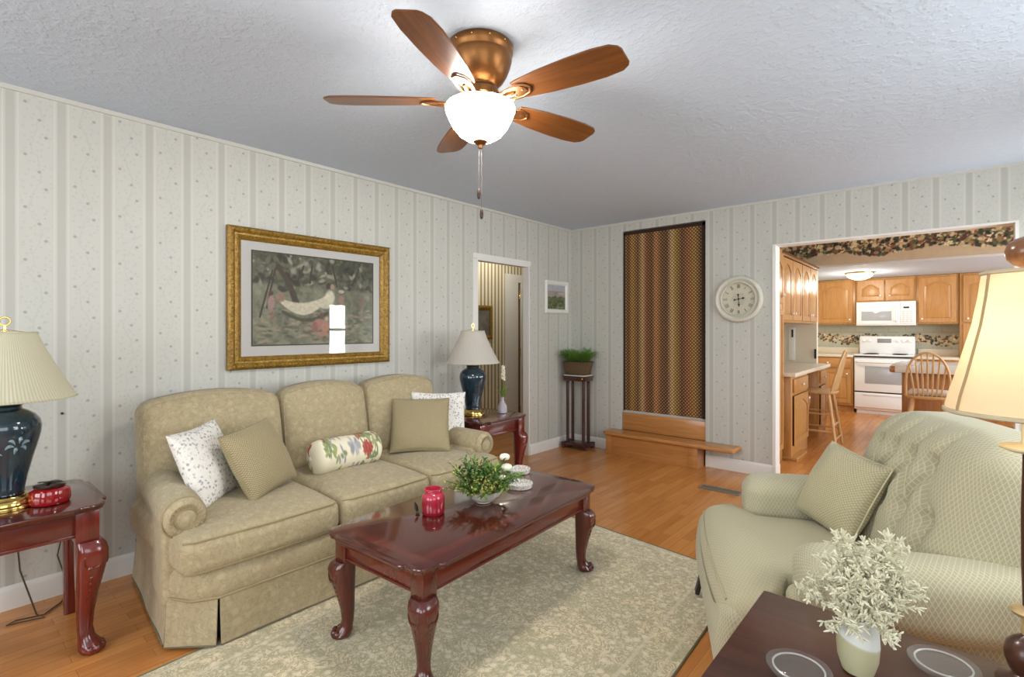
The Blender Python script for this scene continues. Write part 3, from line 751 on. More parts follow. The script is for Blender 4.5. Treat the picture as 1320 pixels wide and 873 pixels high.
t = thing('small_picture', 'small white framed landscape beside the doorway', 'picture', (0, 4.6, 1.655))
y0, y1, z0, z1 = 4.385-4.6, 4.81-4.6, 1.48-1.655, 1.835-1.655
frame_obj('frame', t, y0, y1, z0, z1, [(0, .002), (0, .02), (.008, .026), (.03, .024), (.04, .016), (.046, .01), (.046, .004)], M_TRIM)
ny, nx = 60, 60; n1 = vnoise((ny, nx), 9, 3, 8); v = (np.mgrid[0:ny, 0:nx][0]/ny)[..., None]
sky = np.array([168, 170, 176.])*(1-.0*v)+(n1[..., None]-.5)*20; mid = np.array([150, 140, 132.])+(n1[..., None]-.5)*30; fg = np.array([92, 100, 64.])+(vnoise((ny, nx), 5, 3, 9)[..., None]-.5)*120
img = np.where(v > .72, sky, np.where(v > .5-.16*(n1[..., None]-.5), mid, fg))
img[36:42, 38:58] = (178, 164, 152)
raster('print', img, y1-y0-.08, z1-z0-.08, print_mat('landscape_print', .5), t, Matrix.Translation((.008, y0+.04, z0+.04)) @ Matrix(((0, 0, 1, 0), (1, 0, 0, 0), (0, 1, 0, 0), (0, 0, 0, 1))))

t = thing('hall_picture', 'narrow gold framed picture on the striped hallway wall', 'picture', (-1.1, 4.5, 1.4))
frame_obj('frame', t, -.28, .235, -.22, .2, [(0, .002), (0, .02), (.02, .03), (.05, .02), (.05, .004)], M_GOLD)
b = BM(); box(b, .004, .008, -.24, .19, -.18, .16); obj('print', b, simple('hall_print', '6e6a60', .5, var=.5, vs=14), t)

# floor vent
t = thing('floor_vent', 'metal floor vent beside the kitchen opening', 'vent', (1.9, 4.235, 0))
b = BM()
for (x0, x1, y0, y1) in ((-.16, .16, -.055, -.04), (-.16, .16, .04, .055), (-.16, -.145, -.04, .04), (.145, .16, -.04, .04)): box(b, x0, x1, y0, y1, 0, .006)
obj('frame', b, M_GREYV, t)
b = BM()
for i in range(22): box(b, -.14+i*.0132, -.133+i*.0132, -.04, .04, 0, .004)
obj('louvre', b, M_GREYV, t)
b = BM(); box(b, -.15, .15, -.045, .045, 0, .001); obj('duct_opening', b, M_BLACK, t)

# area rug (a soft quadrilateral, pile 1 cm)
P4 = [(1.03, .45), (2.60, .42), (2.49, 2.83), (.93, 2.99)]
def bil(u, v):
    a = Vector(P4[0])*(1-u)+Vector(P4[1])*u; c = Vector(P4[3])*(1-u)+Vector(P4[2])*u; return a*(1-v)+c*v
bm_ = BM(); nu, nv = 40, 60; uvl = bm_.loops.layers.uv.new('rug'); gr = []
for j in range(nv+1):
    row = []
    for i in range(nu+1):
        p = bil(i/nu, j/nv); e = i in (0, nu) or j in (0, nv)
        row.append(bm_.verts.new((p.x, p.y, .004 if e else .010+.0012*mnoise.noise(Vector((p.x*9, p.y*9, 0))))))
    gr.append(row)
for j in range(nv):
    for i in range(nu):
        f = bm_.faces.new((gr[j][i], gr[j][i+1], gr[j+1][i+1], gr[j+1][i]))
        for l, (a, c) in zip(f.loops, ((i, j), (i+1, j), (i+1, j+1), (i, j+1))): l[uvl].uv = (a/nu*1.6, c/nv*2.5)
rug = obj('area_rug', off(bm_, (1.75, 1.7, 0)), M_RUG, None, (1.75, 1.7, 0)); tag(rug, 'cream and sage faded floral area rug under the coffee table', 'rug')
b = BM(); tube(b, [(*bil(u, v), .004) for u, v in [(i/20, 0) for i in range(20)]+[(1, i/20) for i in range(20)]+[(1-i/20, 1) for i in range(20)]+[(0, 1-i/20) for i in range(21)]], .0045, 6, False)
obj('binding', off(b, (1.75, 1.7, 0)), M_RUGEDGE, rug)
# ------------------------------------------------------------------ sofa
SO = (.55, 1.6, 0)
t = thing('sofa', 'three-seat beige damask sofa with rolled arms against the left wall', 'sofa', SO)
base = [(.10, .74), (.90, .665), (1.0, .715), (1.052, .80), (1.052, 2.42), (1.0, 2.50), (.92, 2.545), (.10, 2.5)]
def dens(pts, k=6):
    o = []
    for a, c in zip(pts, pts[1:]+pts[:1]):
        for i in range(k): o.append((a[0]+(c[0]-a[0])*i/k, a[1]+(c[1]-a[1])*i/k))
    return o
b = BM(); poly_prism(b, base, [(.19, -.02), (.195, -.006), (.21, 0), (.25, .004), (.30, 0), (.315, -.012)]); obj('front_rail', off(b, SO), M_SOFA, t)
b = BM(); poly_prism(b, [(.14, .78), (.98, .74), (.98, 2.46), (.14, 2.46)], [(0.0, 0), (.2, 0)]); obj('base_frame', off(b, SO), M_DARK, t)
# skirt: a front drop, two corner drops, two side drops - kick pleats between them
def skirt(name, p, q, flare=.012, sag=.0):
    b = BM(); d = (Vector(q)-Vector(p)); L = d.length; d.normalize(); n = Vector((d.y, -d.x)); ns = max(4, int(L/.05)); nz = 6
    g = []
    for s in (0, 1):
        for j in range(nz+1):
            z = .205-.190*j/nz
            row = []
            for i in range(ns+1):
                x = L*i/ns; o = .004+flare*(j/nz)**1.3+.003*math.sin(x*13+j*.3)*(j/nz) - s*.007
                row.append(b.verts.new((p[0]+d.x*x+n.x*o, p[1]+d.y*x+n.y*o, z)))
            g.append(row)
    for s in (0, 1):
        for j in range(nz):
            for i in range(ns):
                a = g[s*(nz+1)+j]; c = g[s*(nz+1)+j+1]; b.faces.new((a[i], a[i+1], c[i+1], c[i]))
    A, B_ = g[0:nz+1], g[nz+1:]
    for i in range(ns): b.faces.new((A[nz][i], A[nz][i+1], B_[nz][i+1], B_[nz][i]))
    for j in range(nz): b.faces.new((A[j][0], A[j+1][0], B_[j+1][0], B_[j][0])); b.faces.new((A[j][ns], A[j+1][ns], B_[j+1][ns], B_[j][ns]))
    o = obj(name, off(b, SO), M_SOFA, t)
    b = BM(); e = .004+flare
    tube(b, [(p[0]+n.x*e, p[1]+n.y*e, .016), (q[0]+n.x*e, q[1]+n.y*e, .016)], .004, 6); obj('hem_piping', off(b, SO), simple('hem_dark_piping', '6f6550', .9), o)  # piping along the hem is dark cloth
skirt('skirt_panel', (1.052, .806), (1.052, 2.41)); skirt('skirt_panel', (.905, .66), (1.051, .798), .014); skirt('skirt_panel', (1.05, 2.425), (.92, 2.552), .016)
skirt('skirt_panel', (.10, .742), (.90, .662)); skirt('skirt_panel', (.91, 2.55), (.10, 2.505))
b = BM(); poly_prism(b, dens(base), [(.198, .003), (.203, .008), (.208, .003)]); obj('skirt_seam_piping', off(b, SO), M_PIPE, t)
# seat cushions
def seatfn(amp):
    def fn(p, s):
        u, v = p.x/(s[0]/2), p.y/(s[1]/2); k = max(0, (1-u*u)*(1-v*v))
        z = p.z+(amp*k if p.z > 0 else 0)
        if p.z > 0: z -= .012*max(0, u)**3
        return (p.x+.012*(1-v*v)*max(0, u), p.y, z)
    return fn
for (y0, y1) in ((.664, 1.354), (1.358, 1.926), (1.930, 2.52)):
    b = rbox(.78, y1-y0, .165, .05, (12, 10, 3), seatfn(.03), 4, (.675, (y0+y1)/2, .395)); c = obj('seat_cushion', off(b, SO), M_SOFA, t)
    b = BM(); xf = 1.065
    for z in (.455, .33):
        tube(b, [(xf-.03, y0+.012, z), (xf-.008, y0+.05, z), (xf+.003, (y0+y1)/2, z), (xf-.008, y1-.05, z), (xf-.03, y1-.012, z)], .005, 6)
    obj('cushion_piping', off(b, SO), M_PIPE, c)
# arms: upright panel + roll with a scroll face
for (yc, sg, sl) in ((.722, -1, .115), (2.49, 1, -.06)):
    sh = lambda x: (.93-x)*sl
    b = rbox(.79, .165, .36, .03, (8, 3, 4), lambda p, s_: (p.x, p.y+sh(p.x+.515), p.z), 3, (.515, yc, .34)); a = obj('arm', off(b, SO), M_SOFA, t)
    b = BM(); ZA, yr = .522, yc+sg*.006
    prof = [(.02, .12), (.065, .125), (.080, .16), (.084, .25), (.084, .6), (.085, .84), (.083, .905), (.079, .928), (.070, .943), (.058, .950), (.048, .947), (.043, .943), (.037, .947), (.02, .953), (.0005, .955)]
    lathe(b, prof, 36, (0, yr, ZA), lambda an, i: ((1+.05*math.cos(an-PI/2)), 0), axis='x')
    for v in b.verts: v.co.y += sh(v.co.x); v.co.z += .012*max(0, .93-v.co.x)
    obj('arm_roll', off(b, SO), M_SOFA, a)
    b = BM(); rg = [(.9465, yr+.040*math.cos(q), ZA+.040*math.sin(q)) for q in [2*PI*i/28 for i in range(29)]]; tube(b, rg, .0038, 6, False)
    rg = [(.924, yr+.081*math.cos(q), ZA+.081*math.sin(q)*1.04) for q in [2*PI*i/28 for i in range(29)]]; tube(b, rg, .0038, 6, False)
    for i in range(22):
        q = 2*PI*i/22; tube(b, [(.9515, yr+.046*math.cos(q), ZA+.046*math.sin(q)), (.951, yr+.060*math.cos(q), ZA+.060*math.sin(q)), (.932, yr+.077*math.cos(q), ZA+.077*math.sin(q))], .0018, 4)
    obj('scroll_trim', off(b, SO), M_PIPE, a)
# back frame + arched back cushions
b = rbox(.14, 1.66, .62, .05, (3, 20, 6), lambda p, s: (p.x-.1*(p.z+.3)*.6, p.y, p.z+(.03*(1-(p.y/.93)**2) if p.z > .2 else 0)), 3, (.19, 1.625, .52)); obj('back_frame', off(b, SO), M_SOFA, t)
def backfn(tl):
    def fn(p, s):
        v, w = p.y/(s[1]/2), p.z/(s[2]/2)
        z = p.z+(.045*(1-v*v)*max(0, w)); k = max(0, (1-v*v)*(1-w*w))
        x = p.x+(.035*k if p.x > 0 else 0)-.16*(p.z+s[2]/2)+.02*max(0, w)**4*(1 if p.x < 0 else -1)
        return (x, p.y, z)
    return fn
for (y0, y1, h) in ((.705, 1.392, .475), (1.396, 1.962, .475), (1.966, 2.56, .475)):
    b = rbox(.20, y1-y0, h, .06, (5, 12, 10), backfn(0), 4, (.325, (y0+y1)/2, .455+h/2)); c = obj('back_cushion', off(b, SO), M_SOFA, t)
    b = BM(); ym = (y0+y1)/2; hw = (y1-y0)/2
    pts = [(.338-.16*h*.0, y0+.008, .50)]
    pts = []
    for i in range(25):
        v = -1+2*i/24; vv = math.copysign(abs(v)**.6, v)
        z = h*(1 if abs(v) < .8 else 1-((abs(v)-.8)/.2)**2*.9); y = ym+hw*.985*(v/.8*.93 if abs(v) < .8 else math.copysign(.93+.07*((abs(v)-.8)/.2)**.5, v))
        pts.append((.40-.16*z+.0, y, .455+z*.985+.045*(1-((y-ym)/hw)**2)*max(0, z/h*2-1)-.012))
    tube(b, pts, .0032, 6); obj('cushion_piping', off(b, SO), M_SOFA, c)

# ------------------------------------------------------------------ throw pillows
def throw(label, c, right, up, w, th, mat, seed, pin=.07, wr=.004, piping=None, group=None, cat='pillow', name='throw_pillow'):
    o = obj(name, pillow(w, w, th, 24, pin, wr, seed), mat, angle=60); o.matrix_world = basis(c, right, up); tag(o, label, cat, group)
    b = BM(); pts = []
    for q in range(4):
        for i in range(10):
            u = -1+2*i/10; s = math.sin(u*PI/2*.92)/math.sin(PI/2*.92); p = (w/2*s, -w/2*(1-pin*(1-s*s)))
            for _ in range(q): p = (-p[1], p[0])
            pts.append((p[0], p[1], 0))
    pts.append(pts[0]); tube(b, pts, .0035, 6, False); obj('piping', b, piping or mat, o); return o
throw('white floral pillow at the left end of the sofa', (.62, .905, .66), (-.671, .741, .029), (-.268, -.279, .922), .375, .13, M_FLORAL, 1)
throw('tan woven pillow leaning on the white floral pillow at the left end of the sofa', (.70, 1.115, .655), (-.501, .86, .10), (-.34, -.301, .891), .35, .16, M_TAN, 2, .05, .005, M_PIPE)
throw('tan woven pillow at the right end of the sofa', (.62, 2.20, .665), (.652, .754, .0), (-.478, .333, .813), .385, .13, M_TAN, 3, .05, .004, M_PIPE)
throw('white floral pillow at the right end of the sofa behind a tan one', (.555, 2.415, .665), (.59, .806, -.03), (-.241, .224, .944), .385, .11, M_FLORAL, 4)
# bolster
ny, nx = 90, 170
img = np.ones((ny, nx, 3))*np.array([226, 217, 190.]); img *= (1+.05*(vnoise((ny, nx), 12, 3, 21)-.5))[..., None]; g = random.Random(9)
for k in range(30):
    cx, cy = g.uniform(0, nx), g.uniform(0, ny); kind = g.choice('rlgb')
    for i in range(g.randint(7, 13)):
        a = g.uniform(0, 2*PI); r = g.uniform(1, 7)
        c = {'r': [(166, 74, 66), (190, 104, 92), (146, 60, 54)], 'l': [(150, 148, 164), (172, 168, 178), (134, 134, 150)], 'g': [(122, 134, 88), (146, 150, 92), (108, 122, 86)], 'b': [(206, 192, 168), (172, 160, 132), (160, 164, 130)]}[kind]
        blot(img, cx+r*math.cos(a), cy+r*.8*math.sin(a), g.uniform(1.5, 4), g.uniform(1, 2.4), g.choice(c), g.uniform(0, PI), .5)
    for i in range(4):
        a = g.uniform(0, 2*PI); blot(img, cx+9*math.cos(a), cy+8*math.sin(a), 5, 1.8, g.choice([(128, 142, 92), (150, 156, 104)]), a, .4)
for rep in range(4):
    for i in range(9):
        a = i*1.1; blot(img, 88+9*math.cos(a), 8+rep*22+4*math.sin(a), 6, 3, [(158, 156, 158), (176, 172, 172), (146, 144, 148)][i % 3], a, .6)
        blot(img, 52+11*math.cos(a*1.7), 14+rep*22+5*math.sin(a), 4, 2, [(128, 140, 96), (148, 146, 160), (150, 156, 104)][i % 3], a, .6)
    for (cx, cy) in ((118, 10), (126, 13), (112, 13), (120, 16)):
        for i in range(7):
            a = i*2*PI/7; blot(img, cx+3.5*math.cos(a), cy+rep*22+3*math.sin(a), 3, 1.8, (176, 92, 80) if i % 2 else (150, 66, 58), a, .4)
    for i in range(6): blot(img, 132+g.uniform(-14, 10), 21+rep*22+g.uniform(-2, 3), 6, 1.8, (122, 138, 92), g.uniform(-.6, .6), .5)
me_b = BM(); nA, nL = ny-1, nx-1; L, rad = .44, .098
o = None; me = bpy.data.meshes.new('bolster_pillow'); vs = []; fs = []
for j in range(ny):
    a = 2*PI*j/(ny-1)
    for i in range(nx):
        x = -L/2+L*i/(nx-1); e = max(0, abs(x)-(L/2-.05))/.05; r = rad*math.sqrt(max(0, 1-e*e*.97))*(1+.012*math.sin(x*24+a))
        if abs(x) > L/2-.001: r *= .2
        vs.append((x, r*math.cos(a), r*math.sin(a)))
for j in range(ny-1):
    for i in range(nx-1): k = j*nx+i; fs.append((k, k+nx, k+nx+1, k+1))
me.from_pydata(vs, [], fs); at = me.color_attributes.new('Col', 'FLOAT_COLOR', 'POINT')
cc = np.clip(img, 0, 255)/255.; cc = np.where(cc <= .04045, cc/12.92, ((cc+.055)/1.055)**2.4); at.data.foreach_set('color', np.concatenate([cc.reshape(-1, 3), np.ones((nx*ny, 1))], 1).ravel().astype(np.float32))
for p in me.polygons: p.use_smooth = True
me.materials.append(print_mat('bolster_chintz', .8)); o = bpy.data.objects.new('bolster_pillow', me); COL.objects.link(o)
o.location = (.62, 1.64, .578); o.rotation_euler = (R(205), 0, PI/2); tag(o, 'cream flowered bolster pillow in the middle of the sofa', 'pillow')
for s in (-1, 1): b = BM(); lathe(b, [(.004, s*(L/2+.004)), (.012, s*(L/2+.002)), (.016, s*(L/2-.003))], 12, axis='x'); obj('end_button', b, M_MATBOARD, o)

# ------------------------------------------------------------------ cabriole-leg tables
def cabriole(dx, dy, h, k=1., blk=.09, post=.034):
    """leg at local origin, outward diagonal (dx, dy), total height h; carved knee and paw foot"""
    b = BM(); q = .7071; hb = h-blk
    secs = []
    for (f, o, r, pw) in ((0., .016, .030, 2), (.02, .020, .040, 2), (.05, .018, .043, 2), (.09, .010, .036, 2), (.14, .002, .027, 2), (.22, -.003, .025, 2), (.35, -.002, .028, 2.2), (.5, .003, .034, 2.4), (.66, .010, .042, 2.6), (.8, .016, .049, 2.8), (.9, .018, .051, 3), (.96, .014, .047, 3.4), (1.0, .006, .040, 4)):
        secs.append((dx*q*o*k*1.2, dy*q*o*k*1.2, hb*f, r*k, r*k, pw))
    loft(b, secs, 20)
    box(b, -post*k, post*k, -post*k, post*k, hb-.004, h, .003)
    for i in range(4):      # toes
        a = math.atan2(dy, dx)+(-1.15+i*.77); ball(b, (dx*q*.022*k+.030*k*math.cos(a), dy*q*.022*k+.030*k*math.sin(a), .018*k), .015*k, .015*k, .0175*k, 10, 7)
    # carved acanthus scrolls on the two outer faces of the knee
    for (ux, uy, nx_, ny_) in ((0, 1, dx, 0), (1, 0, 0, dy)):
        for s in (1, -1):
            pts = []
            for i in range(16):
                th = i/15*PI*2.1; rr = (.022-.0011*i)*k
                cx = s*.012*k+rr*math.sin(th)*s*.8; cz = hb*.86-.045*k*(i/15)+rr*math.cos(th)
                o = .047*k
                px = (nx_*o if nx_ else 0)+(ux*cx)+dx*.013*k; py = (ny_*o if ny_ else 0)+(uy*cx)+dy*.013*k
                pts.append((px, py, cz))
            tube(b, pts, .0035*k, 5)
        for i in range(5):
            zz = hb*(.68-.055*i); S_ = [(.0, .016, .03), (.35, -.002, .028), (.5, .003, .034), (.66, .010, .042), (.8, .016, .049)]; F_ = [s_[0] for s_ in S_]; fo = float(np.interp(zz/hb, F_, [s_[1] for s_ in S_])); fr_ = float(np.interp(zz/hb, F_, [s_[2] for s_ in S_])); cx_, cy_ = dx*q*fo*k*1.2, dy*q*fo*k*1.2; o = fr_*k-.004*k
            ball(b, (cx_+nx_*o, cy_+ny_*o, zz), .0075*k*(1-.1*i), .0075*k*(1-.1*i), .011*k, 8, 6)
    return b
def ogee_outline(L, W, cut=.12, nose=.03):
    """rectangle (L along y, W along x) with scalloped, nosed corners"""
    pts = []
    hx, hy = W/2, L/2
    # corner at (+x,-y) built once then mirrored round
    base = []
    for i in range(7):
        f = i/6; base.append((1, f))
    def corner(sx, sy, rev):
        c = []
        P = lambda a, b_: (sx*(hx-a), sy*(hy-b_))
        K_ = cut/.12
        seq = [(a_*K_, b_*K_) for a_, b_ in ((.122, 0), (.116, .003), (.109, .010), (.102, .0165), (.095, .0185), (.087, .0175))]+[((.068+.053*math.sin(R(q_)))*K_, (.068-.053*math.cos(R(q_)))*K_) for q_ in (10, 0, -10, -20, -30, -40)]+[((.068-.053*.7071)*K_,)*2]
        full = seq+[(b_, a) for a, b_ in seq[::-1]][1:]
        c = [P(a, b_) for a, b_ in full]
        return c[::-1] if rev else c
    pts += corner(1, -1, False)      # from bottom edge round to the right edge
    pts += corner(1, 1, True)
    pts += corner(-1, 1, False)
    pts += corner(-1, -1, True)
    return pts
def table_top(L, W, h, mat, th=.03):
    b = BM(); o = ogee_outline(L, W); poly_prism(b, o, [(h-th, -.014), (h-th+.005, -.006), (h-th*.58, -.006), (h-th*.48, -.001), (h-th*.2, .001), (h-th*.09, 0), (h-.0009, -.002), (h, -.005)]); return b
def inlay_wood(name, dark, light, L, W, axis='y'):
    mm = wood(name, dark, light, axis, .17, 1., .7); nt = mm.node_tree; N_ = N.__new__(N); N_.m = mm; N_.t = nt; N_.n = nt.nodes; N_.b = next(n for n in nt.nodes if n.type == 'BSDF_PRINCIPLED'); N_._co = next(n for n in nt.nodes if n.type == 'TEX_COORD')
    x = N_.xyz(); dx = N_.math('SUBTRACT', W/2, N_.math('ABSOLUTE', x[0])); dy = N_.math('SUBTRACT', L/2, N_.math('ABSOLUTE', x[1])); d = N_.math('MINIMUM', dx, dy)
    band = N_.math('MULTIPLY', N_.step(d, .062, .064), N_.math('SUBTRACT', 1., N_.step(d, .104, .106)))
    src = N_.b.inputs['Base Color'].links[0].from_socket
    N_.put(N_.b.inputs['Base Color'], N_.mix(N_.math('MULTIPLY', band, .4), src, lin('6c2a1c'))); return mm
CT = (1.607, 1.748, .0122)
t = thing('coffee_table', 'long polished cherry coffee table with carved cabriole legs on the rug', 'coffee table', CT, R(2.6))
obj('tabletop', table_top(1.29, .635, .45, None), inlay_wood('coffee_table_top', '35110c', '551e15', 1.29, .635), t, angle=25)
b = BM(); ax_, ay_ = .262, .585
for (x0, x1, y0, y1) in ((-ax_, -ax_+.018, -ay_, ay_), (ax_-.018, ax_, -ay_, ay_), (-ax_, ax_, -ay_, -ay_+.018), (-ax_, ax_, ay_-.018, ay_)): box(b, x0, x1, y0, y1, .338, .422, .002)
for s in (-1, 1): box(b, s*ax_-.006, s*ax_+.006, -ay_+.03, ay_-.03, .334, .344, .002); box(b, -ax_+.03, ax_-.03, s*ay_-.006, s*ay_+.006, .334, .344, .002)
obj('apron', b, wood('cherry_apron', '4a160f', '6c251a', 'y', .2, 1., .6), t)
for sx in (-1, 1):
    for sy in (-1, 1): obj('leg', cabriole(sx, sy, .422, 1., .10), M_CHERRYD, t, (sx*.238, sy*.56, 0))

def end_table(loc, label, L=.62, W=.56):
    t = thing('end_table', label, 'end table', loc)
    obj('tabletop', table_top(L, W, .6, None, .028), bpy.data.materials.get('end_table_top') or inlay_wood('end_table_top', '3a140e', '5a2218', L, W), t, angle=25)
    b = BM(); ax_, ay_ = W/2-.055, L/2-.055
    for (x0, x1, y0, y1) in ((-ax_, -ax_+.018, -ay_, ay_), (ax_-.018, ax_, -ay_, ay_), (-ax_, ax_, -ay_, -ay_+.018), (-ax_, ax_, ay_-.018, ay_)): box(b, x0, x1, y0, y1, .478, .573, .002)
    box(b, ax_-.004, ax_+.006, -ay_+.03, ay_-.03, .474, .486, .002)
    obj('apron', b, M_CHERRYR if False else bpy.data.materials['cherry_apron'], t)
    for sy in (-1, 1): obj('leg', cabriole(1, sy, .573, 1.05, .12, .036), M_CHERRYR, t, (W/2-.075, sy*(L/2-.075), 0))
    for sy in (-1, 1):
        b = BM(); loft(b, [(0, 0, 0, .024, .024, 5), (0, 0, .3, .027, .027, 5), (0, 0, .573, .03, .03, 6)], 20); obj('leg', b, M_CHERRYR, t, (-W/2+.06, sy*(L/2-.06), 0))
    return t
end_table((.47, .205, 0), 'red cherry end table under the lamp at the left edge of the photo')
end_table((.40, 3.02, 0), 'cherry end table between the sofa and the hall doorway', .60, .54)

# ------------------------------------------------------------------ ginger-jar table lamps
def jar_lamp(loc, label, shade, decor=True):
    t = thing('table_lamp', label, 'lamp', loc)
    b = BM(); lathe(b, [(.098, 0), (.1, .006), (.098, .014), (.086, .018), (.084, .032), (.08, .036), (.072, .04), (.068, .048), (.06, .05)], 40); obj('base', b, M_BRASS, t)
    b = BM(); lathe(b, [(.056, .05), (.060, .055), (.058, .065), (.062, .09), (.072, .14), (.086, .20), (.099, .25), (.108, .29), (.110, .315), (.105, .34), (.090, .362), (.068, .378), (.052, .386), (.05, .396), (.056, .404), (.05, .408)], 48); v = obj('vase_body', b, M_VASE, t)
    for (a0, z0, s) in ((-.55, .21, 1.), (-.95, .30, .8), (-.9, .14, .7), (.3, .25, .9)) if decor else ():
        b = BM()
        for k in range(6):
            a = k*PI/3+.3
            pts = []
            for i in range(7):
                f = i/6; rr = .012+.030*s*f; zz = z0+rr*math.sin(a)*.8+.010*math.sin(f*PI)*s
                aa = a0+rr*math.cos(a)/.1
                z_ = [(.05, .055), (.09, .062), (.14, .072), (.20, .086), (.25, .099), (.29, .108), (.315, .110), (.34, .105), (.36, .09)]
                rad = np.interp(zz, [q[0] for q in z_], [q[1] for q in z_])+.0012
                pts.append((rad*math.cos(aa), rad*math.sin(aa), zz))
            tube(b, pts, [.001, .0035, .006, .007, .006, .004, .001], 5)
        obj('flower_decoration', b, M_PETAL, v)
    b = BM(); lathe(b, [(.05, .404), (.052, .41), (.04, .416), (.02, .42), (.014, .43), (.012, .44)], 28); obj('neck_cap', b, M_BRASS, t)
    b = BM()
    for s in (-1, 1): tube(b, [(0, s*.012, .435), (0, s*.05, .50), (0, s*.058, .58), (0, s*.04, .67), (0, 0, .70)], .0022, 6)
    tube(b, [(0, 0, .40), (0, 0, .50)], .011, 10); obj('harp', b, M_BRASS, t)
    b = BM(); ball(b, (0, 0, .54), .028, .028, .04); obj('bulb', b, M_PETW, t)
    b = BM(); lathe(b, [(.218, .425), (.216, .432), (.185, .49), (.15, .56), (.118, .63), (.098, .682), (.096, .69)], 90, wav=lambda a, i: (1+.006*math.sin(a*45), 0), cap=False); s_ = obj('lamp_shade', b, shade, t)
    for (r, z) in ((.2185, .428), (.0965, .687)): b = BM(); tube(b, [(r*math.cos(q), r*math.sin(q), z) for q in [2*PI*i/60 for i in range(61)]], .004, 6, False); obj('shade_rim', b, shade, s_)
    b = BM()
    for k in range(3): a = 2*PI*k/3; tube(b, [(.096*math.cos(a), .096*math.sin(a), .687), (0, 0, .70)], .0015, 5)
    obj('shade_spider', b, M_BRASS, s_)
    b = BM(); tube(b, [(0, 0, .69), (0, 0, .715)], .005, 8); tube(b, [(0, .016*math.sin(q), .733-.016*math.cos(q)) for q in [2*PI*i/18 for i in range(19)]], .0035, 6, False); obj('finial', b, M_BRASS, t)
    return t
jar_lamp((.50, .22, .6), 'blue-green jar lamp with pleated cream shade at the left edge of the photo', M_SHADE)
jar_lamp((.34, 2.97, .6), 'blue-green jar lamp with ivory shade on the table beside the doorway', M_SHADE2, False)
# cord from the left lamp
b = BM(); tube(b, [(.30, .22, .47), (.2, .285, .33), (.22, .29, .24), (.2, .32, .12), (.21, .345, .02), (.235, .37, .006), (.21, .31, .005), (.19, .25, .005), (.17, .28, .005), (.2, .37, .005), (.12, .44, .005), (.06, .47, .01), (.022, .46, .12), (.022, .44, .2), (.022, .46, .3)], .0032, 6)
tag(obj('lamp_cord', b, M_CORD), 'brown lamp cord trailing on the floor under the left end table', 'cord')
b = BM(); lathe(b, [(.006, 0), (.006, .004), (.002, .005), (.002, .012), (.004, .014), (.0005, .016)], 10, axis='x'); o = obj('wall_nail', b, M_DARK, None, (0, .461, .887)); tag(o, 'small nail in the papered wall beside the left lamp', 'nail')

# red squat jar on the left end table
t = thing('candle_jar', 'squat glossy red jar with dark lid beside the left lamp', 'candle jar', (.565, .345, .6))
b = BM(); lathe(b, [(.052, 0), (.062, .004), (.066, .015), (.066, .04), (.062, .056), (.05, .064), (.046, .066)], 40); obj('jar', b, M_REDGLASS, t)
b = BM(); lathe(b, [(.044, .064), (.05, .068), (.052, .074), (.044, .078), (.02, .078), (.0005, .078)], 32, wav=lambda a, i: (1, .004*math.sin(3*a)*(i > 1))); obj('lid', b, simple('dark_tin', '3a2c26', .3, .4), t)
b = BM(); tube(b, [(-.035, -.03, .082), (0, 0, .085), (.04, .03, .09)], [.004, .007, .004], 8, flat=.5); obj('lid_handle', b, M_DARK, t)

# ------------------------------------------------------------------ things on the coffee table
TZ = .4626
t = thing('candle_jar', 'pink-red glass candle jar on the coffee table', 'candle jar', (1.535, 1.53, TZ))
b = BM(); lathe(b, [(.045, 0), (.05, .005), (.052, .02), (.052, .075), (.047, .09), (.038, .097), (.037, .103), (.041, .106), (.041, .114), (.036, .116), (.034, .1), (.033, .09), (.0005, .088)], 40); obj('jar', b, M_REDJAR, t)
b = BM(); tube(b, [(0, 0, .088), (.002, 0, .1)], .0012, 6); obj('wick', b, M_DARK, t)
b = BM(); tube(b, [(1.49, 1.475, TZ+.014), (1.487, 1.47, TZ+.035), (1.482, 1.466, TZ+.055)], [.006, .011, .004], 8, flat=.35); ball(b, (1.49, 1.476, TZ+.0045), .011, .011, .0045)
tag(obj('leaf_ornament', b, simple('dark_ornament', '2b2a20', .4)), 'tiny dark leaf ornament behind the pink-red candle jar', 'ornament')
BW = (1.60, 1.79, TZ)
t = thing('flower_bowl', 'ruffled ivory bowl of green sprigs and white roses on the coffee table', 'flower arrangement', BW)
rf = lambda a, i: (1+(.10*math.sin(7*a)*max(0, i-4)/4 if i < 12 else .1*math.sin(7*a)*max(0, 14-i)/4), .010*math.sin(7*a+.8)*max(0, min(i, 15-i)-4)/3)
b = BM(); lathe(b, [(.028, 0), (.036, .003), (.038, .008), (.05, .014), (.066, .026), (.08, .042), (.09, .058), (.098, .068), (.101, .070), (.096, .068), (.086, .056), (.074, .040), (.058, .026), (.03, .02), (.0005, .019)], 84, wav=rf, cap=False); obj('bowl', b, M_CERAM, t)
def leaf(b, p, d, L, w, curl=.2, up=Vector((0, 0, 1))):
    d = Vector(d).normalized(); s = d.cross(up); s = s.normalized() if s.length > 1e-3 else Vector((1, 0, 0)); n = s.cross(d); p = Vector(p)
    r = []
    for f, ww in ((0, .12), (.3, .85), (.6, 1), (.85, .5), (1, .05)):
        c = p+d*L*f-n*(curl*L*f*f); r.append((b.verts.new(c-s*w/2*ww+n*w*.15*ww), b.verts.new(c), b.verts.new(c+s*w/2*ww+n*w*.15*ww)))
    for a, c in zip(r, r[1:]):
        b.faces.new((a[0], a[1], c[1], c[0])); b.faces.new((a[1], a[2], c[2], c[1]))
def rnd_dir(g, up=.3):
    a = g.uniform(0, 2*PI); e = g.uniform(up, 1.); r = math.sqrt(max(0, 1-e*e)); return Vector((r*math.cos(a), r*math.sin(a), e))
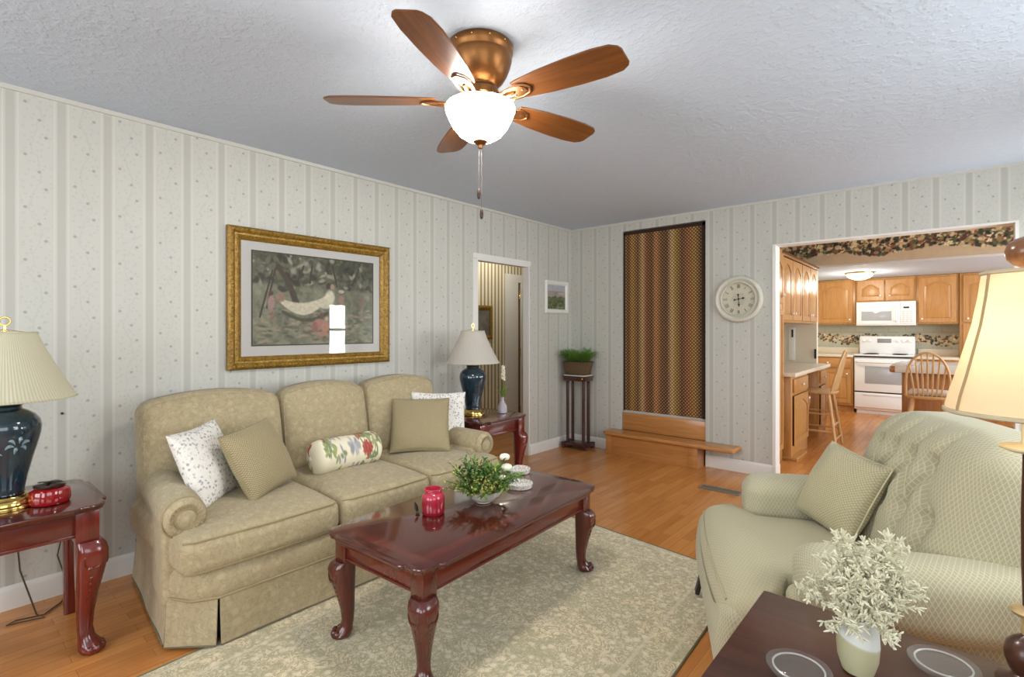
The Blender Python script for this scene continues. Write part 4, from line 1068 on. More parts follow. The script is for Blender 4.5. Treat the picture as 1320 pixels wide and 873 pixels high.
g = random.Random(12); bl, bd_, by = BM(), BM(), BM()
b = BM()
for i in range(130):
    d = rnd_dir(g, .36); L = g.uniform(.10, .19); p0 = Vector((d.x*.05, d.y*.05, .04)); p1 = p0+d*L*Vector((1, 1, 1)).length/1.732
    tube(b, [p0, p0+d*L*.5+Vector((0, 0, .01)), p0+d*L], .0012, 4)
    tgt = by if (d.x*.3-d.y*.9 > .15 and g.random() < .75) else (bd_ if g.random() < .45 else bl)
    for k in range(g.randint(9, 14)):
        f = g.uniform(.3, 1.05); q = p0+d*L*f; e = (d*.6+rnd_dir(g, -.7)).normalized()
        leaf(tgt, q, e, g.uniform(.02, .04) if tgt is not by else g.uniform(.009, .016), g.uniform(.009, .015) if tgt is not by else .0075, g.uniform(0, .4))
obj('stems', b, M_LEAFD, t)
obj('leaves', bl, M_LEAF, t)['kind'] = 'stuff'; obj('dark_leaves', bd_, M_LEAFD, t)['kind'] = 'stuff'; obj('yellow_sprigs', by, M_LEAFY, t)['kind'] = 'stuff'
def rose(b, c, r):
    for ring, (k, rr, h) in enumerate(((5, .35, .9), (6, .65, .75), (8, 1., .45))):
        for i in range(k):
            a = 2*PI*i/k+ring*.5; p = Vector(c)+Vector((math.cos(a), math.sin(a), 0))*r*rr*.55
            ball(b, p+Vector((0, 0, r*h*.3)), r*.42, r*.42, r*.5, 8, 6)
for (x, y, z, r) in ((.085, .075, .165, .028), (.050, .10, .205, .027), (.10, .03, .13, .018)):
    b = BM(); rose(b, (x, y, z), r); obj('rose', b, M_PETW, t)
for (c, lab) in (((1.585, 2.085, TZ), 'round cut-glass dish on the coffee table'), ((1.40, 2.295, TZ), 'clear cut-glass dish at the far end of the coffee table')):
    t = thing('glass_dish', lab, 'dish', c)
    b = BM(); lathe(b, [(.050, 0), (.064, .003), (.066, .012), (.068, .024), (.066, .027), (.060, .024), (.055, .012), (.048, .008), (.0005, .007)], 60, wav=lambda a, i: (1+.025*abs(math.sin(12*a))*(2 < i < 6), 0)); obj('bowl', b, M_CUT, t)

# bud vase on the right end table
t = thing('bud_vase', 'little lilac bud vase with a white flower beside the jar lamp', 'vase', (.46, 3.20, .6))
b = BM(); lathe(b, [(.03, 0), (.038, .004), (.041, .03), (.038, .06), (.024, .085), (.015, .1), (.014, .125), (.019, .135), (.014, .133), (.01, .11), (.0005, .1)], 28); obj('vase', b, simple('lilac_glass', 'c3b9be', .1, 0., .06, 20, Transmission_Weight=.25), t)
b = BM(); tube(b, [(0, 0, .05), (.004, .004, .18), (0, .01, .36)], .0022, 5); obj('stem', b, M_LEAFD, t)
b = BM(); g = random.Random(5)
for i in range(16): leaf(b, (0, 0, .13), rnd_dir(g, .72), g.uniform(.08, .13), .012, .15)
obj('leaves', b, M_LEAF, t)
b = BM()
for i in range(18):
    f = i/17; a = i*2.4; ball(b, (.012*math.cos(a)*(1-f*.5), .01+.012*math.sin(a)*(1-f*.5), .28+.11*f), .011, .011, .012, 8, 6)
obj('blossom', b, simple('faded_blossom', 'cfc8b0', .7), t)
# ------------------------------------------------------------------ ceiling fan
FC = (1.885, 1.478, H)
t = thing('ceiling_fan', 'five-blade wooden ceiling fan with a lit white glass bowl', 'ceiling fan', FC)
b = BM(); lathe(b, [(.128, 0), (.132, -.006), (.131, -.03), (.126, -.036), (.124, -.045), (.127, -.05), (.126, -.062), (.120, -.085), (.108, -.115), (.092, -.14), (.074, -.158), (.066, -.164), (.066, -.172), (.060, -.176)], 56); obj('motor_housing', b, M_COPPER, t)
b = BM()
for i in range(12): a = 2*PI*i/12; ball(b, (.132*math.cos(a), .132*math.sin(a), -.018), .004, .004, .004, 8, 6)
obj('housing_screws', b, M_BRASS, t)
b = BM(); lathe(b, [(.058, -.174), (.072, -.178), (.074, -.186), (.074, -.214), (.070, -.222), (.05, -.226), (.045, -.25), (.03, -.255)], 40)
for i in range(10):
    a = 2*PI*i/10; c, s = math.cos(a), math.sin(a)
    bb = BM(); box(bb, .072, .079, -.014, .014, -.21, -.19, .002); merge(b, bb, Matrix.Rotation(a, 4, 'Z'))
obj('switch_housing', b, M_COPPER, t)
M_BLADE = wood('fan_blade_wood', '4e2a10', '7c4a20', 'x', .32, 1.2, .15)
def blade_bm():
    b = BM(); o = []
    for x, hw in ((.175, .045), (.20, .052), (.30, .066), (.42, .074), (.52, .075), (.585, .067), (.610, .050), (.618, .034)): o.append((x, hw))
    pts = [(x, -w) for x, w in o]+[(x, w) for x, w in o[::-1]]
    poly_prism(b, pts, [(-.003, -.002), (-.001, 0), (.002, 0), (.004, -.002)]); return b
def bracket_bm():
    b = BM()
    for s in (-1, 1): tube(b, [(.07, s*.006, -.004), (.11, s*.020, -.016), (.15, s*.030, -.012), (.19, s*.034, -.0085), (.225, s*.024, -.0075), (.24, 0, -.0075)], [.006, .007, .006, .005, .005, .005], 8, flat=.7)
    tube(b, [(.06, 0, .006), (.09, 0, -.006), (.13, 0, -.014), (.17, 0, -.008)], [.012, .012, .009, .006], 10)
    pts = [(.13, -.014), (.17, -.028), (.2, -.026), (.222, -.012), (.222, .012), (.2, .026), (.17, .028), (.13, .014)]; poly_prism(b, pts, [(-.0075, -.002), (-.0035, 0)])
    for (x, y) in ((.165, -.016), (.165, .016), (.205, 0)): ball(b, (x, y, -.008), .004, .004, .002, 8, 5)
    return b
b0 = bpy.data.objects
for k in range(5):
    a = R(6+72*k); bl = obj('blade', blade_bm(), M_BLADE, t) if k == 0 else blade0.copy()
    if k == 0: blade0 = bl; br0 = obj('bracket', bracket_bm(), M_FANMETAL, bl)
    else: COL.objects.link(bl); bl.parent = t; br = br0.copy(); COL.objects.link(br); br.parent = bl
    bl.rotation_euler = (Matrix.Rotation(a, 3, 'Z') @ Matrix.Rotation(R(-12), 3, 'X')).to_euler(); bl.location = (0, 0, -.222)
M_BOWL = glowmat('lit_frosted_glass', 'fffaf3', FANB)
b = BM(); lathe(b, [(.137, -.243), (.140, -.25), (.139, -.262), (.128, -.29), (.110, -.325), (.085, -.355), (.055, -.374), (.024, -.382), (.0005, -.383)], 56, cap=False); gb_ = obj('glass_bowl', b, M_BOWL, t)
b = BM(); lathe(b, [(.1375, -.2425), (.136, -.25), (.1345, -.262), (.124, -.288), (.106, -.322), (.083, -.350), (.053, -.3695), (.02, -.378), (.0005, -.379)], 56, cap=False); obj('bowl_light_block', b, simple('bowl_block_white', 'f2ece0', .5, var=.01), gb_)  # opaque liner added to stop the bowl's glow going up
b = BM(); lathe(b, [(.001, -.374), (.028, -.378), (.030, -.384), (.018, -.393), (.010, -.398), (.008, -.41), (.0005, -.412)], 24); tube(b, [(0, 0, -.25), (0, 0, -.38)], .006, 8); obj('bowl_finial', b, M_FANMETAL, t)
for (x, y, zb, seg) in ((-.004, -.004, -.575, 1), (.003, .004, -.655, 2)):
    b = BM(); n_ = 40
    tube(b, [(x*.3, y*.3, -.40), (x, y, -.43), (x, y, zb)], .0012, 5)
    for i in range(n_): ball(b, (x, y, -.43+(zb+.43)*i/n_), .0017, .0017, .0017, 6, 4)
    c = obj('pull_chain', b, simple('dull_chain', '6e6660', .5, .5), t); b = BM(); lathe(b, [(.002, .002), (.006, -.004), (.0075, -.02), (.0065, -.034), (.002, -.04)], 16, (x, y, zb)); obj('chain_fob', b, wood('dark_fob', '2a1710', '3e241a', 'z', .35), c)

# ------------------------------------------------------------------ plant stand + fern basket
PS = (.20, 4.735, 0)
t = thing('plant_stand', 'tall dark mahogany four-post plant stand in the far corner', 'plant stand', PS, R(4))
b = BM(); box(b, -.155, .155, -.095, .095, .028, .062, .006); obj('base', b, M_MAHOG, t)
for sx in (-1, 1):
    for sy in (-1, 1):
        b = BM(); ball(b, (sx*.135, sy*.08, .016), .024, .024, .016, 12, 8); box(b, sx*.135-.02, sx*.135+.02, sy*.08-.02, sy*.08+.02, .022, .07, .003); obj('foot', b, M_MAHOG, t)
        b = BM(); lathe(b, [(.016, .062), (.020, .068), (.015, .075), (.017, .09), (.0165, .4), (.0165, .70), (.015, .72), (.02, .728), (.017, .735), (.017, .742)], 16, (sx*.098, sy*.055, 0)); obj('post', b, M_MAHOG, t)
b = BM(); box(b, -.135, .135, -.09, .09, .740, .79, .004); box(b, -.142, .142, -.097, .097, .778, .792, .004); obj('top', b, M_MAHOG, t)
b = BM(); ball(b, (.098, -.092, .765), .012, .004, .012, 10, 6); obj('brass_stud', b, M_BRASS, t)
o = obj('tray', rbox(.26, .17, .012, .005, (4, 3, 1), None, 2), M_TRIM, None, (.20, 4.735, .7985)); tag(o, 'thin white tray between the fern basket and the dark plant stand', 'tray')
FB = (.20, 4.735, .805)
t = thing('fern_basket', 'oblong woven basket of bright green fern on the plant stand', 'potted plant', FB, R(4))
b = BM(); nn = 48
secs = [(0, 0, 0, .122, .078, 5), (0, 0, .04, .132, .086, 5), (0, 0, .09, .144, .094, 5), (0, 0, .14, .155, .10, 5)]; loft(b, secs, nn)
for z, rx in ((.14, .156), (.012, .126)): tube(b, [(rx*math.copysign(abs(math.cos(q))**.4, math.cos(q)), rx*.66*math.copysign(abs(math.sin(q))**.4, math.sin(q)), z) for q in [2*PI*(i+.5)/48 for i in range(49)]], .006, 6, False)
obj('basket', b, M_BASKET, t)
b = BM(); g = random.Random(21)
for i in range(190):
    a = g.uniform(0, 2*PI); r = math.sqrt(g.random()); p0 = Vector((.13*r*math.cos(a), .08*r*math.sin(a), .135)); d = Vector((math.cos(a)*g.uniform(.05, .8), math.sin(a)*g.uniform(.05, .75), 1.)).normalized(); L = g.uniform(.13, .235)
    droop = g.uniform(.15, .7); prev = p0
    for k in range(11):
        f = (k+1)/11; p = p0+d*L*f+Vector((d.x, d.y, 0))*L*droop*f*f*.7-Vector((0, 0, 1))*L*droop*.75*f**3
        p.x = max(-.172, min(.2, p.x)); p.y = max(-.16, min(.137, p.y))
        tdir = (p-prev).normalized() if (p-prev).length > 1e-5 else Vector((0, 0, 1)); side = tdir.cross(Vector((0, 0, 1))); side = side.normalized() if side.length > .01 else Vector((1, 0, 0)); w = .024*math.sin(PI*(.15+.8*f))
        for s in (-1, 1): leaf(b, p, side*s+tdir*.5+Vector((0, 0, g.uniform(-.2, .3))), min(w*1.3, .022), .011, .2)
        prev = p
obj('fronds', b, M_FERN, t, angle=80)['kind'] = 'stuff'

# ------------------------------------------------------------------ armchair (local: x = towards its back, y = its far side)
AC = (2.62, 2.07, 0)
t = thing('armchair', 'green-beige tufted recliner armchair with rolled arms', 'armchair', AC, R(25))
b = rbox(.80, .84, .34, .05, (6, 6, 3), None, 3, (.46, 0, .24), (1, -1)); obj('base_body', b, M_CHAIRX, t)
def frontfn(p, s):
    w = (p.z+s[2]/2)/s[2]; return (p.x-.035*math.sin(PI*min(1, w*1.02))-.02*w, p.y*(.93+.07*w), p.z)
b = rbox(.13, .93, .40, .055, (3, 10, 8), frontfn, 4, (.055, 0, .245), (0, -1)); obj('footrest_panel', b, M_CHAIR, t)
b = BM(); bb = rbox(.02, .05, .15, .006, (1, 2, 3)); merge(b, bb, Matrix.Translation((-.028, .455, .096)) @ Matrix.Rotation(R(14), 4, 'Y')); obj('footrest_lining', b, M_DARK, t, label='dark lining flap under the footrest')
def seatf(p, s):
    X = p.x+.32; k = max(0, min(1, (X-.13)/.09)); k = k*k*(3-2*k); f = 1-.34*k
    u, v = p.x/(s[0]/2), p.y/(s[1]/2); cr = .035*max(0, (1-u*u)*(1-v*v)) if p.z > 0 else 0
    z = p.z+cr-(.035*max(0, -u-.55)**2*5 if p.z > 0 else 0); x = p.x-.025*(1-v*v)*max(0, -u)
    return (x, p.y*f, z)
b = rbox(.66, .92, .17, .06, (14, 14, 3), seatf, 4, (.30, 0, .395)); obj('seat_cushion', b, M_CHAIRTOP, t)
b = BM(); pts = [tuple(Vector(seatf(Vector((-.3124, .41*v, .0674)), (.66, .92, .17)))+Vector((.30, 0, .395))) for v in [-1+i/10 for i in range(21)]]; tube(b, pts, .005, 6); obj('seat_piping', b, simple('armchair_piping', 'a79e80', .85), t)
for sg in (1, -1):
    def armf(p, s, sg=sg):
        u = p.x/(s[0]/2); sw = 1-.18*max(0, u)**2-.05*max(0, -u)**3
        return (p.x, p.y*sw+sg*.02*(1-u*u), p.z*(sw+.03*(1-u*u))-.012*max(0, u)**2)
    b = rbox(.68, .10, .40, .04, (8, 2, 6), None, 3, (.50, sg*.395, .30), (1, sg)); a = obj('arm', b, M_CHAIRX, t)
    b = rbox(.70, .205, .21, .07, (12, 4, 4), armf, 5, (.50 if sg > 0 else .535, sg*.395, .525)); obj('arm_pad', b, M_CHAIRX, a)
    continue
    b = BM(); cy, cz = sg*.395, .52; pts = []
    for i in range(30):
        q = i/29*PI*2.0+(.5*PI); rr = .098-.045*i/29; pts.append((.146-.006*math.sin(i/29*PI), cy+sg*rr*math.cos(q)*.95, cz+rr*math.sin(q)*.95))
    tube(b, pts, [.004+.010*math.sin(PI*i/29) for i in range(30)], 8); obj('arm_front_roll', b, M_CHAIR, a)
# tufted back
BTN = [(.24, .845), (.10, .845), (-.04, .845), (-.18, .845), (.17, .69), (.03, .69), (-.12, .69), (-.26, .695)]
SEG = []
for (y, z) in BTN[:4]: SEG.append((y, z, y-.03, .98))
for i, (y, z) in enumerate(BTN[:4]):
    for (y2, z2) in BTN[4:]:
        if abs(y-y2) < .12: SEG.append((y, z, y2, z2))
for (y, z) in BTN[4:]: SEG.append((y, z, y-.02, .52))
BH, BW2, BT, BZ, BX = .56, .80, .25, .42, .655
def backf(p, s):
    w = (p.z+s[2]/2)/s[2]; v = p.y/(s[1]/2); Y = p.y; Z = BZ+w*BH
    taper = 1-.05*w; x = p.x; z = p.z-.035*max(0, abs(v)-.35)**2*3*w
    if p.x < .06:
        fr = min(1, (.06-p.x)/.1); crown = .045*max(0, 1-v*v)**.6*max(0, math.sin(PI*min(1, .08+w*.95)))**.6
        x -= crown*fr; dd = 0
        for (by, bz) in BTN: dd = max(dd, .065*math.exp(-((Y-by)**2+(Z-bz)**2)/(2*.026**2)))
        for (ya, za, yb, zb) in SEG:
            L2 = (yb-ya)**2+(zb-za)**2; f = max(0, min(1, ((Y-ya)*(yb-ya)+(Z-za)*(zb-za))/L2)); ds = (Y-ya-f*(yb-ya))**2+(Z-za-f*(zb-za))**2
            dep = .042*(1-.75*f if za > .83 and zb > .95 else (1-.8*f if zb < .6 else 1)); dd = max(dd, dep*math.exp(-ds/(2*.014**2)))
        x += dd*fr
    return (x+.30*w*BH, Y*taper, z)
b = rbox(BT, BW2, BH, .085, (4, 60, 46), backf, 6, (BX, .02, BZ+BH/2), (0, -1)); bk = obj('tufted_back', b, M_CHAIR, t, angle=70)
for (y, z) in BTN[1:]:
    w = (z-BZ)/BH; bb = BM(); ball(bb, (BX-BT/2-.045*.9+.30*w*BH+.052, y*(1-.1*w), z), .008, .011, .011, 10, 8); obj('button', bb, M_CHAIR, bk)
b = rbox(.14, .88, .74, .06, (3, 10, 10), lambda p, s: (p.x+.26*(p.z+.39), p.y*(1-.09*(p.z+.39)/.78), p.z), 4, (.755, 0, .50), (1, -1)); obj('back_shell', b, M_CHAIRX, t)
throw('square grey-green woven pillow on the armchair', (2.985, 2.42, .655), (.703, -.704, -.104), (.376, .244, .894), .325, .15, M_CHAIRPIL, 5, .04, .007)

# ------------------------------------------------------------------ near table (bottom right) and what stands on it
NT = (3.29, 1.24, 0)
t = thing('side_table', 'plain dark brown wooden side table in front of the armchair', 'side table', NT)
b = BM(); box(b, -.37, .37, -.33, .33, .535, .56, .004, 2); obj('tabletop', b, M_WALNUT, t)
b = BM(); box(b, -.33, .33, -.29, -.272, .44, .536); box(b, -.33, .33, .272, .29, .44, .536); box(b, -.33, -.312, -.272, .272, .44, .536); box(b, .312, .33, -.272, .272, .44, .536); obj('apron', b, M_WALNUT, t)
for sx in (-1, 1):
    for sy in (-1, 1): b = BM(); loft(b, [(sx*.32, sy*.28, 0, .016, .016, 5), (sx*.32, sy*.28, .44, .025, .025, 6), (sx*.32, sy*.28, .536, .025, .025, 6)], 16); obj('leg', b, M_WALNUT, t)
VZ = .5605
t = thing('foliage_vase', 'small two-tone glazed pot of pale feathery foliage on the near table', 'potted plant', (3.172, 1.33, VZ))
b = BM(); lathe(b, [(.024, 0), (.030, .003), (.038, .03), (.0405, .06), (.039, .09), (.035, .112), (.031, .122), (.029, .12), (.033, .108), (.035, .08), (.0005, .075)], 40); obj('pot', b, M_POT, t)
b = BM(); g = random.Random(33)
CL = [(0, 0, .225, .05), (-.055, .01, .20, .05), (.05, .0, .195, .05), (.02, .03, .25, .045), (-.03, -.045, .165, .046), (.03, -.05, .16, .046), (.085, .01, .165, .045), (-.095, -.01, .15, .040), (.055, .045, .22, .045), (.0, -.055, .20, .042), (-.025, -.06, .12, .036), (.06, -.05, .125, .036), (.075, .06, .275, .034), (.055, .05, .25, .036), (-.03, .02, .27, .03), (.10, .04, .19, .04), (-.06, .04, .165, .04), (.03, -.03, .21, .045), (-.03, -.02, .22, .045), (.0, -.06, .14, .04)]
for (x, y, z, r) in CL:
    c = Vector((x*.82-.004, y*.82, .10+(z-.10)*.95)); root = Vector((x*.15, y*.15, .10)); ax = (c-Vector((0, 0, .10))).normalized()
    tube(b, [root, root.lerp(c, .55)+Vector((0, 0, .008)), c], .002, 5)
    for q in range(11):
        sd = (rnd_dir(g, -.75)+ax*.75).normalized(); base = c-ax*r*.35; tip = base+sd*r*1.15
        tube(b, [base, base.lerp(tip, .5)+ax*r*.06, tip], [.0018, .0016, .0008], 4)
        for i in range(15):
            f = .22+.78*i/14; p = base.lerp(tip, f); d = (rnd_dir(g, -.9)+sd*.8).normalized(); L = g.uniform(.010, .017)*(1.1-.3*f)
            up = rnd_dir(g, -1.)*L*.3
            tube(b, [p, p+d*L*.55+up*.4, p+d*L+up], [.0013, .0026, .0009], 4)
obj('foliage', b, M_DUSTY, t)['kind'] = 'stuff'
for (c, lab) in (((3.076, 1.240, VZ), 'round clear glass coaster left of the glazed pot'), ((3.312, 1.462, VZ), 'round clear glass coaster nearer the lit lamp')):
    t = thing('glass_coaster', lab, 'coaster', c, 0, 'glass coasters on the near table')
    b = BM(); lathe(b, [(.045, 0), (.056, .002), (.063, .010), (.0635, .013), (.060, .0145), (.051, .010), (.045, .0065), (.0005, .006)], 56); obj('dish', b, M_GLASS, t)
    b = BM(); tube(b, [(.0495*math.cos(q), .0495*math.sin(q), .0105) for q in [2*PI*i/48 for i in range(49)]], .0022, 6, False); obj('rim', b, M_GLASSRIM, t)

LP = (3.446, 1.497, .5605)
t = thing('table_lamp', 'lit lamp with silk bell shade and turned wooden post at the right edge', 'lamp', LP)
b = BM(); lathe(b, [(.048, 0), (.052, .006), (.048, .014), (.030, .02), (.024, .026), (.030, .034), (.037, .055), (.038, .070), (.034, .088), (.022, .100), (.012, .106), (.010, .11)], 36); obj('base', b, wood('lamp_turned_wood', '3a2016', '54301f', 'z', .3, 1., .2), t)
b = BM(); lathe(b, [(.010, .105), (.012, .12), (.010, .14), (.026, .15), (.029, .156), (.026, .162), (.009, .168)], 28); obj('lower_collar', b, simple('gold_collar', 'd8b884', .3, .5), t)
b = BM(); lathe(b, [(.009, .165), (.011, .25), (.0115, .36), (.009, .47), (.009, .486)], 20); obj('post', b, bpy.data.materials['lamp_turned_wood'], t)
b = BM(); lathe(b, [(.009, .482), (.03, .486), (.0445, .492), (.046, .496), (.04, .499), (.012, .502), (.0105, .51), (.0105, .60)], 32); obj('candle_cup', b, simple('cream_candle_cup', 'e6d8b0', .4, 0., .03), t)
b = BM(); lathe(b, [(.012, .60), (.018, .62), (.027, .66), (.026, .69), (.015, .715), (.0005, .72)], 20); obj('bulb', b, glowmat('lit_bulb', 'ffe2b0', 4.), t)
prof = [(.134, .563), (.134, .575), (.1285, .60), (.117, .64), (.104, .69), (.089, .75), (.079, .81), (.073, .86)]
b = BM(); lathe(b, prof, 72, wav=lambda a, i: (1-.012*abs(math.sin(3*(a-R(214.7)))), 0), cap=False); sh = obj('lamp_shade', b, M_SHADELIT, t)
M_BRAID = simple('shade_braid', '9c8460', .8)
for k in range(6):
    b = BM(); a = R(214.7+60*k); tube(b, [((r+.001)*math.cos(a), (r+.001)*math.sin(a), z) for r, z in prof], .0028, 6); obj('panel_seam', b, M_BRAID, sh)
for r, z, w in ((.1345, .566, .005), (.073, .858, .0045)): b = BM(); tube(b, [(r*math.cos(q)*(1-.012*abs(math.sin(3*(q-R(214.7))))), r*math.sin(q)*(1-.012*abs(math.sin(3*(q-R(214.7))))), z) for q in [2*PI*i/72 for i in range(73)]], w, 6, False); obj('shade_rim', b, bpy.data.materials.get('shade_trim_braid') or simple('shade_trim_braid', 'b9ab8c', .8), sh)
b = BM()
for k in range(3): a = 2*PI*k/3+.4; tube(b, [(.072*math.cos(a), .072*math.sin(a), .858), (0, 0, .862)], .0018, 5)
for s in (-1, 1): tube(b, [(0, s*.012, .60), (0, s*.034, .66), (0, s*.036, .74), (0, s*.02, .83), (0, 0, .862)], .0018, 6)
obj('harp', b, M_BRASS, t)
b = BM(); lathe(b, [(.008, .862), (.010, .868), (.022, .874), (.033, .886), (.0365, .902), (.033, .917), (.022, .927), (.010, .932), (.0005, .934)], 28); obj('finial', b, wood('finial_wood', '5e3a22', '8a5c38', 'z', .25, 2., .3), t)

# ------------------------------------------------------------------ kitchen
def place(b, face, x, y, z=0):
    """local (u across, w out of the face, v up): face '-y' -> u=x, w=-y ; '+x' -> u=y, w=+x"""
    if face == '-y': mt = Matrix(((1, 0, 0, x), (0, -1, 0, y), (0, 0, 1, z), (0, 0, 0, 1)))
    else: mt = Matrix(((0, 1, 0, x), (1, 0, 0, y), (0, 0, 1, z), (0, 0, 0, 1)))
    bmesh.ops.transform(b, matrix=mt, verts=b.verts); return b
def door_bm(u0, u1, v0, v1, arch=True, th=.02):
    b = BM(); box(b, u0, u1, 0, th*.62, v0, v1)
    i = .055; w = u1-u0; o = [(u0+i, v0+i), (u1-i, v0+i)]
    top = v1-i
    if arch and v1-v0 > .25:
        n = 14; rise = min(.075, w*.2)
        for k in range(n+1):
            f = k/n; q = 1-2*f; s = (1-abs(q)**1.0) if False else math.cos(q*PI/2)**1.3
            o.append((u1-i-(w-2*i)*f, top-rise+rise*s))
    else: o += [(u1-i, top), (u0+i, top)]
    pb = BM(); poly_prism(pb, o, [(0, -.012), (.001, -.010), (.0068, -.032), (.0073, -.034)])
    merge(b, pb, Matrix(((1, 0, 0, 0), (0, 0, 1, th*.62-.0005), (0, 1, 0, 0), (0, 0, 0, 1))))
    fb = bmesh.new(); lo = [fb.verts.new((p[0], 0, p[1])) for p in ((u0, v0), (u1, v0), (u1, v1), (u0, v1))]; li = [fb.verts.new((p[0], 0, p[1])) for p in o]
    ed = [fb.edges.new((a, c)) for L_ in (lo, li) for a, c in zip(L_, L_[1:]+L_[:1])]
    bmesh.ops.triangle_fill(fb, edges=ed, use_beauty=True)
    g_ = bmesh.ops.extrude_face_region(fb, geom=list(fb.faces)); bmesh.ops.translate(fb, vec=(0, th, 0), verts=[v for v in g_['geom'] if isinstance(v, bmesh.types.BMVert)])
    merge(b, fb); return b
def knob(parent, face, fx, fy, u, v, base, th=.02):
    b = BM(); tube(b, [(u, th, v), (u, th+.012, v)], .006, 8); ball(b, (u, th+.018, v), .014, .010, .014, 12, 8); obj('knob', off(place(b, face, fx, fy), base), M_WHITE, parent)
def cabinet(label, face, plane, u0, u1, v0, v1, depth, fronts, group=None, extra=None, name='kitchen_cabinet', kick=0.):
    """fronts: (kind, u0, u1, v0, v1, knob side) in world u / v; plane = coordinate of the face"""
    fx, fy = (0, plane) if face == '-y' else (plane, 0)
    cx, cy = ((u0+u1)/2, plane+depth/2) if face == '-y' else (plane-depth/2, (u0+u1)/2)
    base = (cx, cy, v0); t = thing(name, label, 'cabinet', base, 0, group)
    b = BM(); box(b, u0, u1, -depth, -.0, v0+kick, v1, .002)
    if kick: box(b, u0, u1, -depth, -.06, v0, v0+kick+.002)
    obj('carcass', off(place(b, face, fx, fy), base), M_OAK, t)
    for (kd, a, c, d, e, ks) in fronts:
        b = door_bm(a, c, d, e, kd == 'door') if kd != 'drawer' else BM()
        if kd == 'drawer': box(b, a, c, 0, .02, d, e, .006)
        o = obj('door' if kd != 'drawer' else 'drawer', off(place(b, face, fx, fy), base), M_OAK if kd != 'drawer' else M_OAKX, t, angle=25)
        if ks is not None: knob(o, face, fx, fy, ks[0], ks[1], base)
    return t
# tall pantry just inside the opening, faces the passage (+x)
cabinet('tall oak pantry cabinet just inside the kitchen opening', '+x', 2.03, 5.05, 5.64, 0, 2.10, .58, [('door', 5.09, 5.61, 1.56, 2.05, (5.56, 1.64)), ('flat', 5.09, 5.61, .12, 1.50, None)])
G1 = 'oak wall cabinets above the left counter'
t = cabinet('oak wall cabinets with four arched doors above the left counter', '+x', 2.0, 5.66, 7.46, 1.375, 2.075, .32, [('door', 5.69, 6.12, 1.40, 2.04, (6.08, 1.47)), ('door', 6.14, 6.57, 1.40, 2.04, (6.18, 1.47)), ('door', 6.60, 7.01, 1.40, 2.04, (6.97, 1.47)), ('door', 7.03, 7.43, 1.40, 2.04, (7.07, 1.47))])
b = BM(); box(b, 2.0, 2.03, 5.66, 7.46, 2.05, 2.085, .003)
for i in range(60): y = 5.67+i*.03; tube(b, [(2.03, y, 2.083), (2.03, y+.012, 2.083)], .011, 6)
obj('scalloped_crown', off(b, (1.84, 6.56, 1.375)), wood('crown_dark_oak', '7a5228', '9a6c3a', 'y', .4), t)
cabinet('oak base cabinet under the left counter end', '+x', 2.10, 5.68, 6.42, 0, .828, .64, [('drawer', 5.74, 6.38, .66, .80, (6.06, .73)), ('door', 5.74, 6.38, .13, .63, (6.33, .56))], None)
b = BM(); box(b, 2.02, 2.16, 5.64, 6.1, 0, .03, .004); tag(obj('floor_plinth', b, M_OAKX), 'low oak plinth at the foot of the left counter end', 'plinth')
cabinet('oak base cabinet behind the bar stool at the left counter', '+x', 2.10, 7.06, 7.48, 0, .828, .64, [('door', 7.09, 7.45, .13, .62, (7.42, .55)), ('drawer', 7.09, 7.45, .65, .80, (7.27, .72))])
b = BM(); box(b, 1.45, 2.155, 5.62, 7.49, .83, .87, .008, 3); tag(obj('countertop', b, M_COUNTER), 'cream counter top along the left of the kitchen', 'countertop')
b = BM(); box(b, 1.68, 1.755, 7.486, 7.498, .90, 1.33, .002); tag(obj('hanging_paper', b, simple('white_paper', 'e6e6e2', .7)), 'long white paper hanging on the cream wall end above the counter', 'paper')
b = BM(); box(b, 1.715, 1.735, 7.478, 7.486, 1.2, 1.3, .003); tag(obj('wall_hook', b, M_BLACK), 'dark hook on the white hanging paper', 'hook')
b = BM(); box(b, 1.975, 1.998, 7.48, 7.499, .93, 1.05, .003); tag(obj('wall_switch', b, M_BLACK), 'dark switch at the cream wall end above the counter', 'switch')
# back wall run, faces the room (-y)
YBS = 9.6
cabinet('oak base cabinet left of the white stove', '-y', YBS, 1.45, 2.128, 0, .862, .595, [('drawer', 1.48, 2.10, .70, .84, (1.79, .77)), ('door', 1.48, 2.10, .14, .67, (2.05, .6))], None, None, 'kitchen_cabinet', .1)
cabinet('oak base cabinet right of the white stove', '-y', YBS, 2.91, 3.38, 0, .862, .595, [('drawer', 2.93, 3.36, .70, .84, (3.145, .77)), ('door', 2.93, 3.36, .14, .67, (2.98, .6))], None, None, 'kitchen_cabinet', .1)
for (a, c, lab) in ((1.42, 2.132, 'cream worktop left of the white stove'), (2.905, 3.385, 'cream worktop right of the white stove')):
    b = BM(); box(b, a, c, YBS-.03, 10.198, .864, .90, .006, 3); box(b, a, c, 10.18, 10.198, .90, 1.0, .003); tag(obj('countertop', b, M_COUNTER), lab, 'countertop')
YU = 9.88
cabinet('oak wall cabinet left of the microwave', '-y', YU, 1.546, 2.122, 1.385, 2.115, .318, [('door', 1.60, 2.09, 1.41, 2.08, (2.05, 1.46))])
cabinet('short oak wall cabinet with two doors above the microwave', '-y', YU, 2.126, 2.892, 1.735, 2.115, .318, [('door', 2.15, 2.50, 1.76, 2.08, (2.45, 1.83)), ('door', 2.52, 2.87, 1.76, 2.08, (2.57, 1.83))])
cabinet('oak wall cabinet right of the microwave', '-y', YU, 2.896, 3.385, 1.385, 2.115, .318, [('door', 2.925, 3.355, 1.41, 2.08, (2.965, 1.46))])
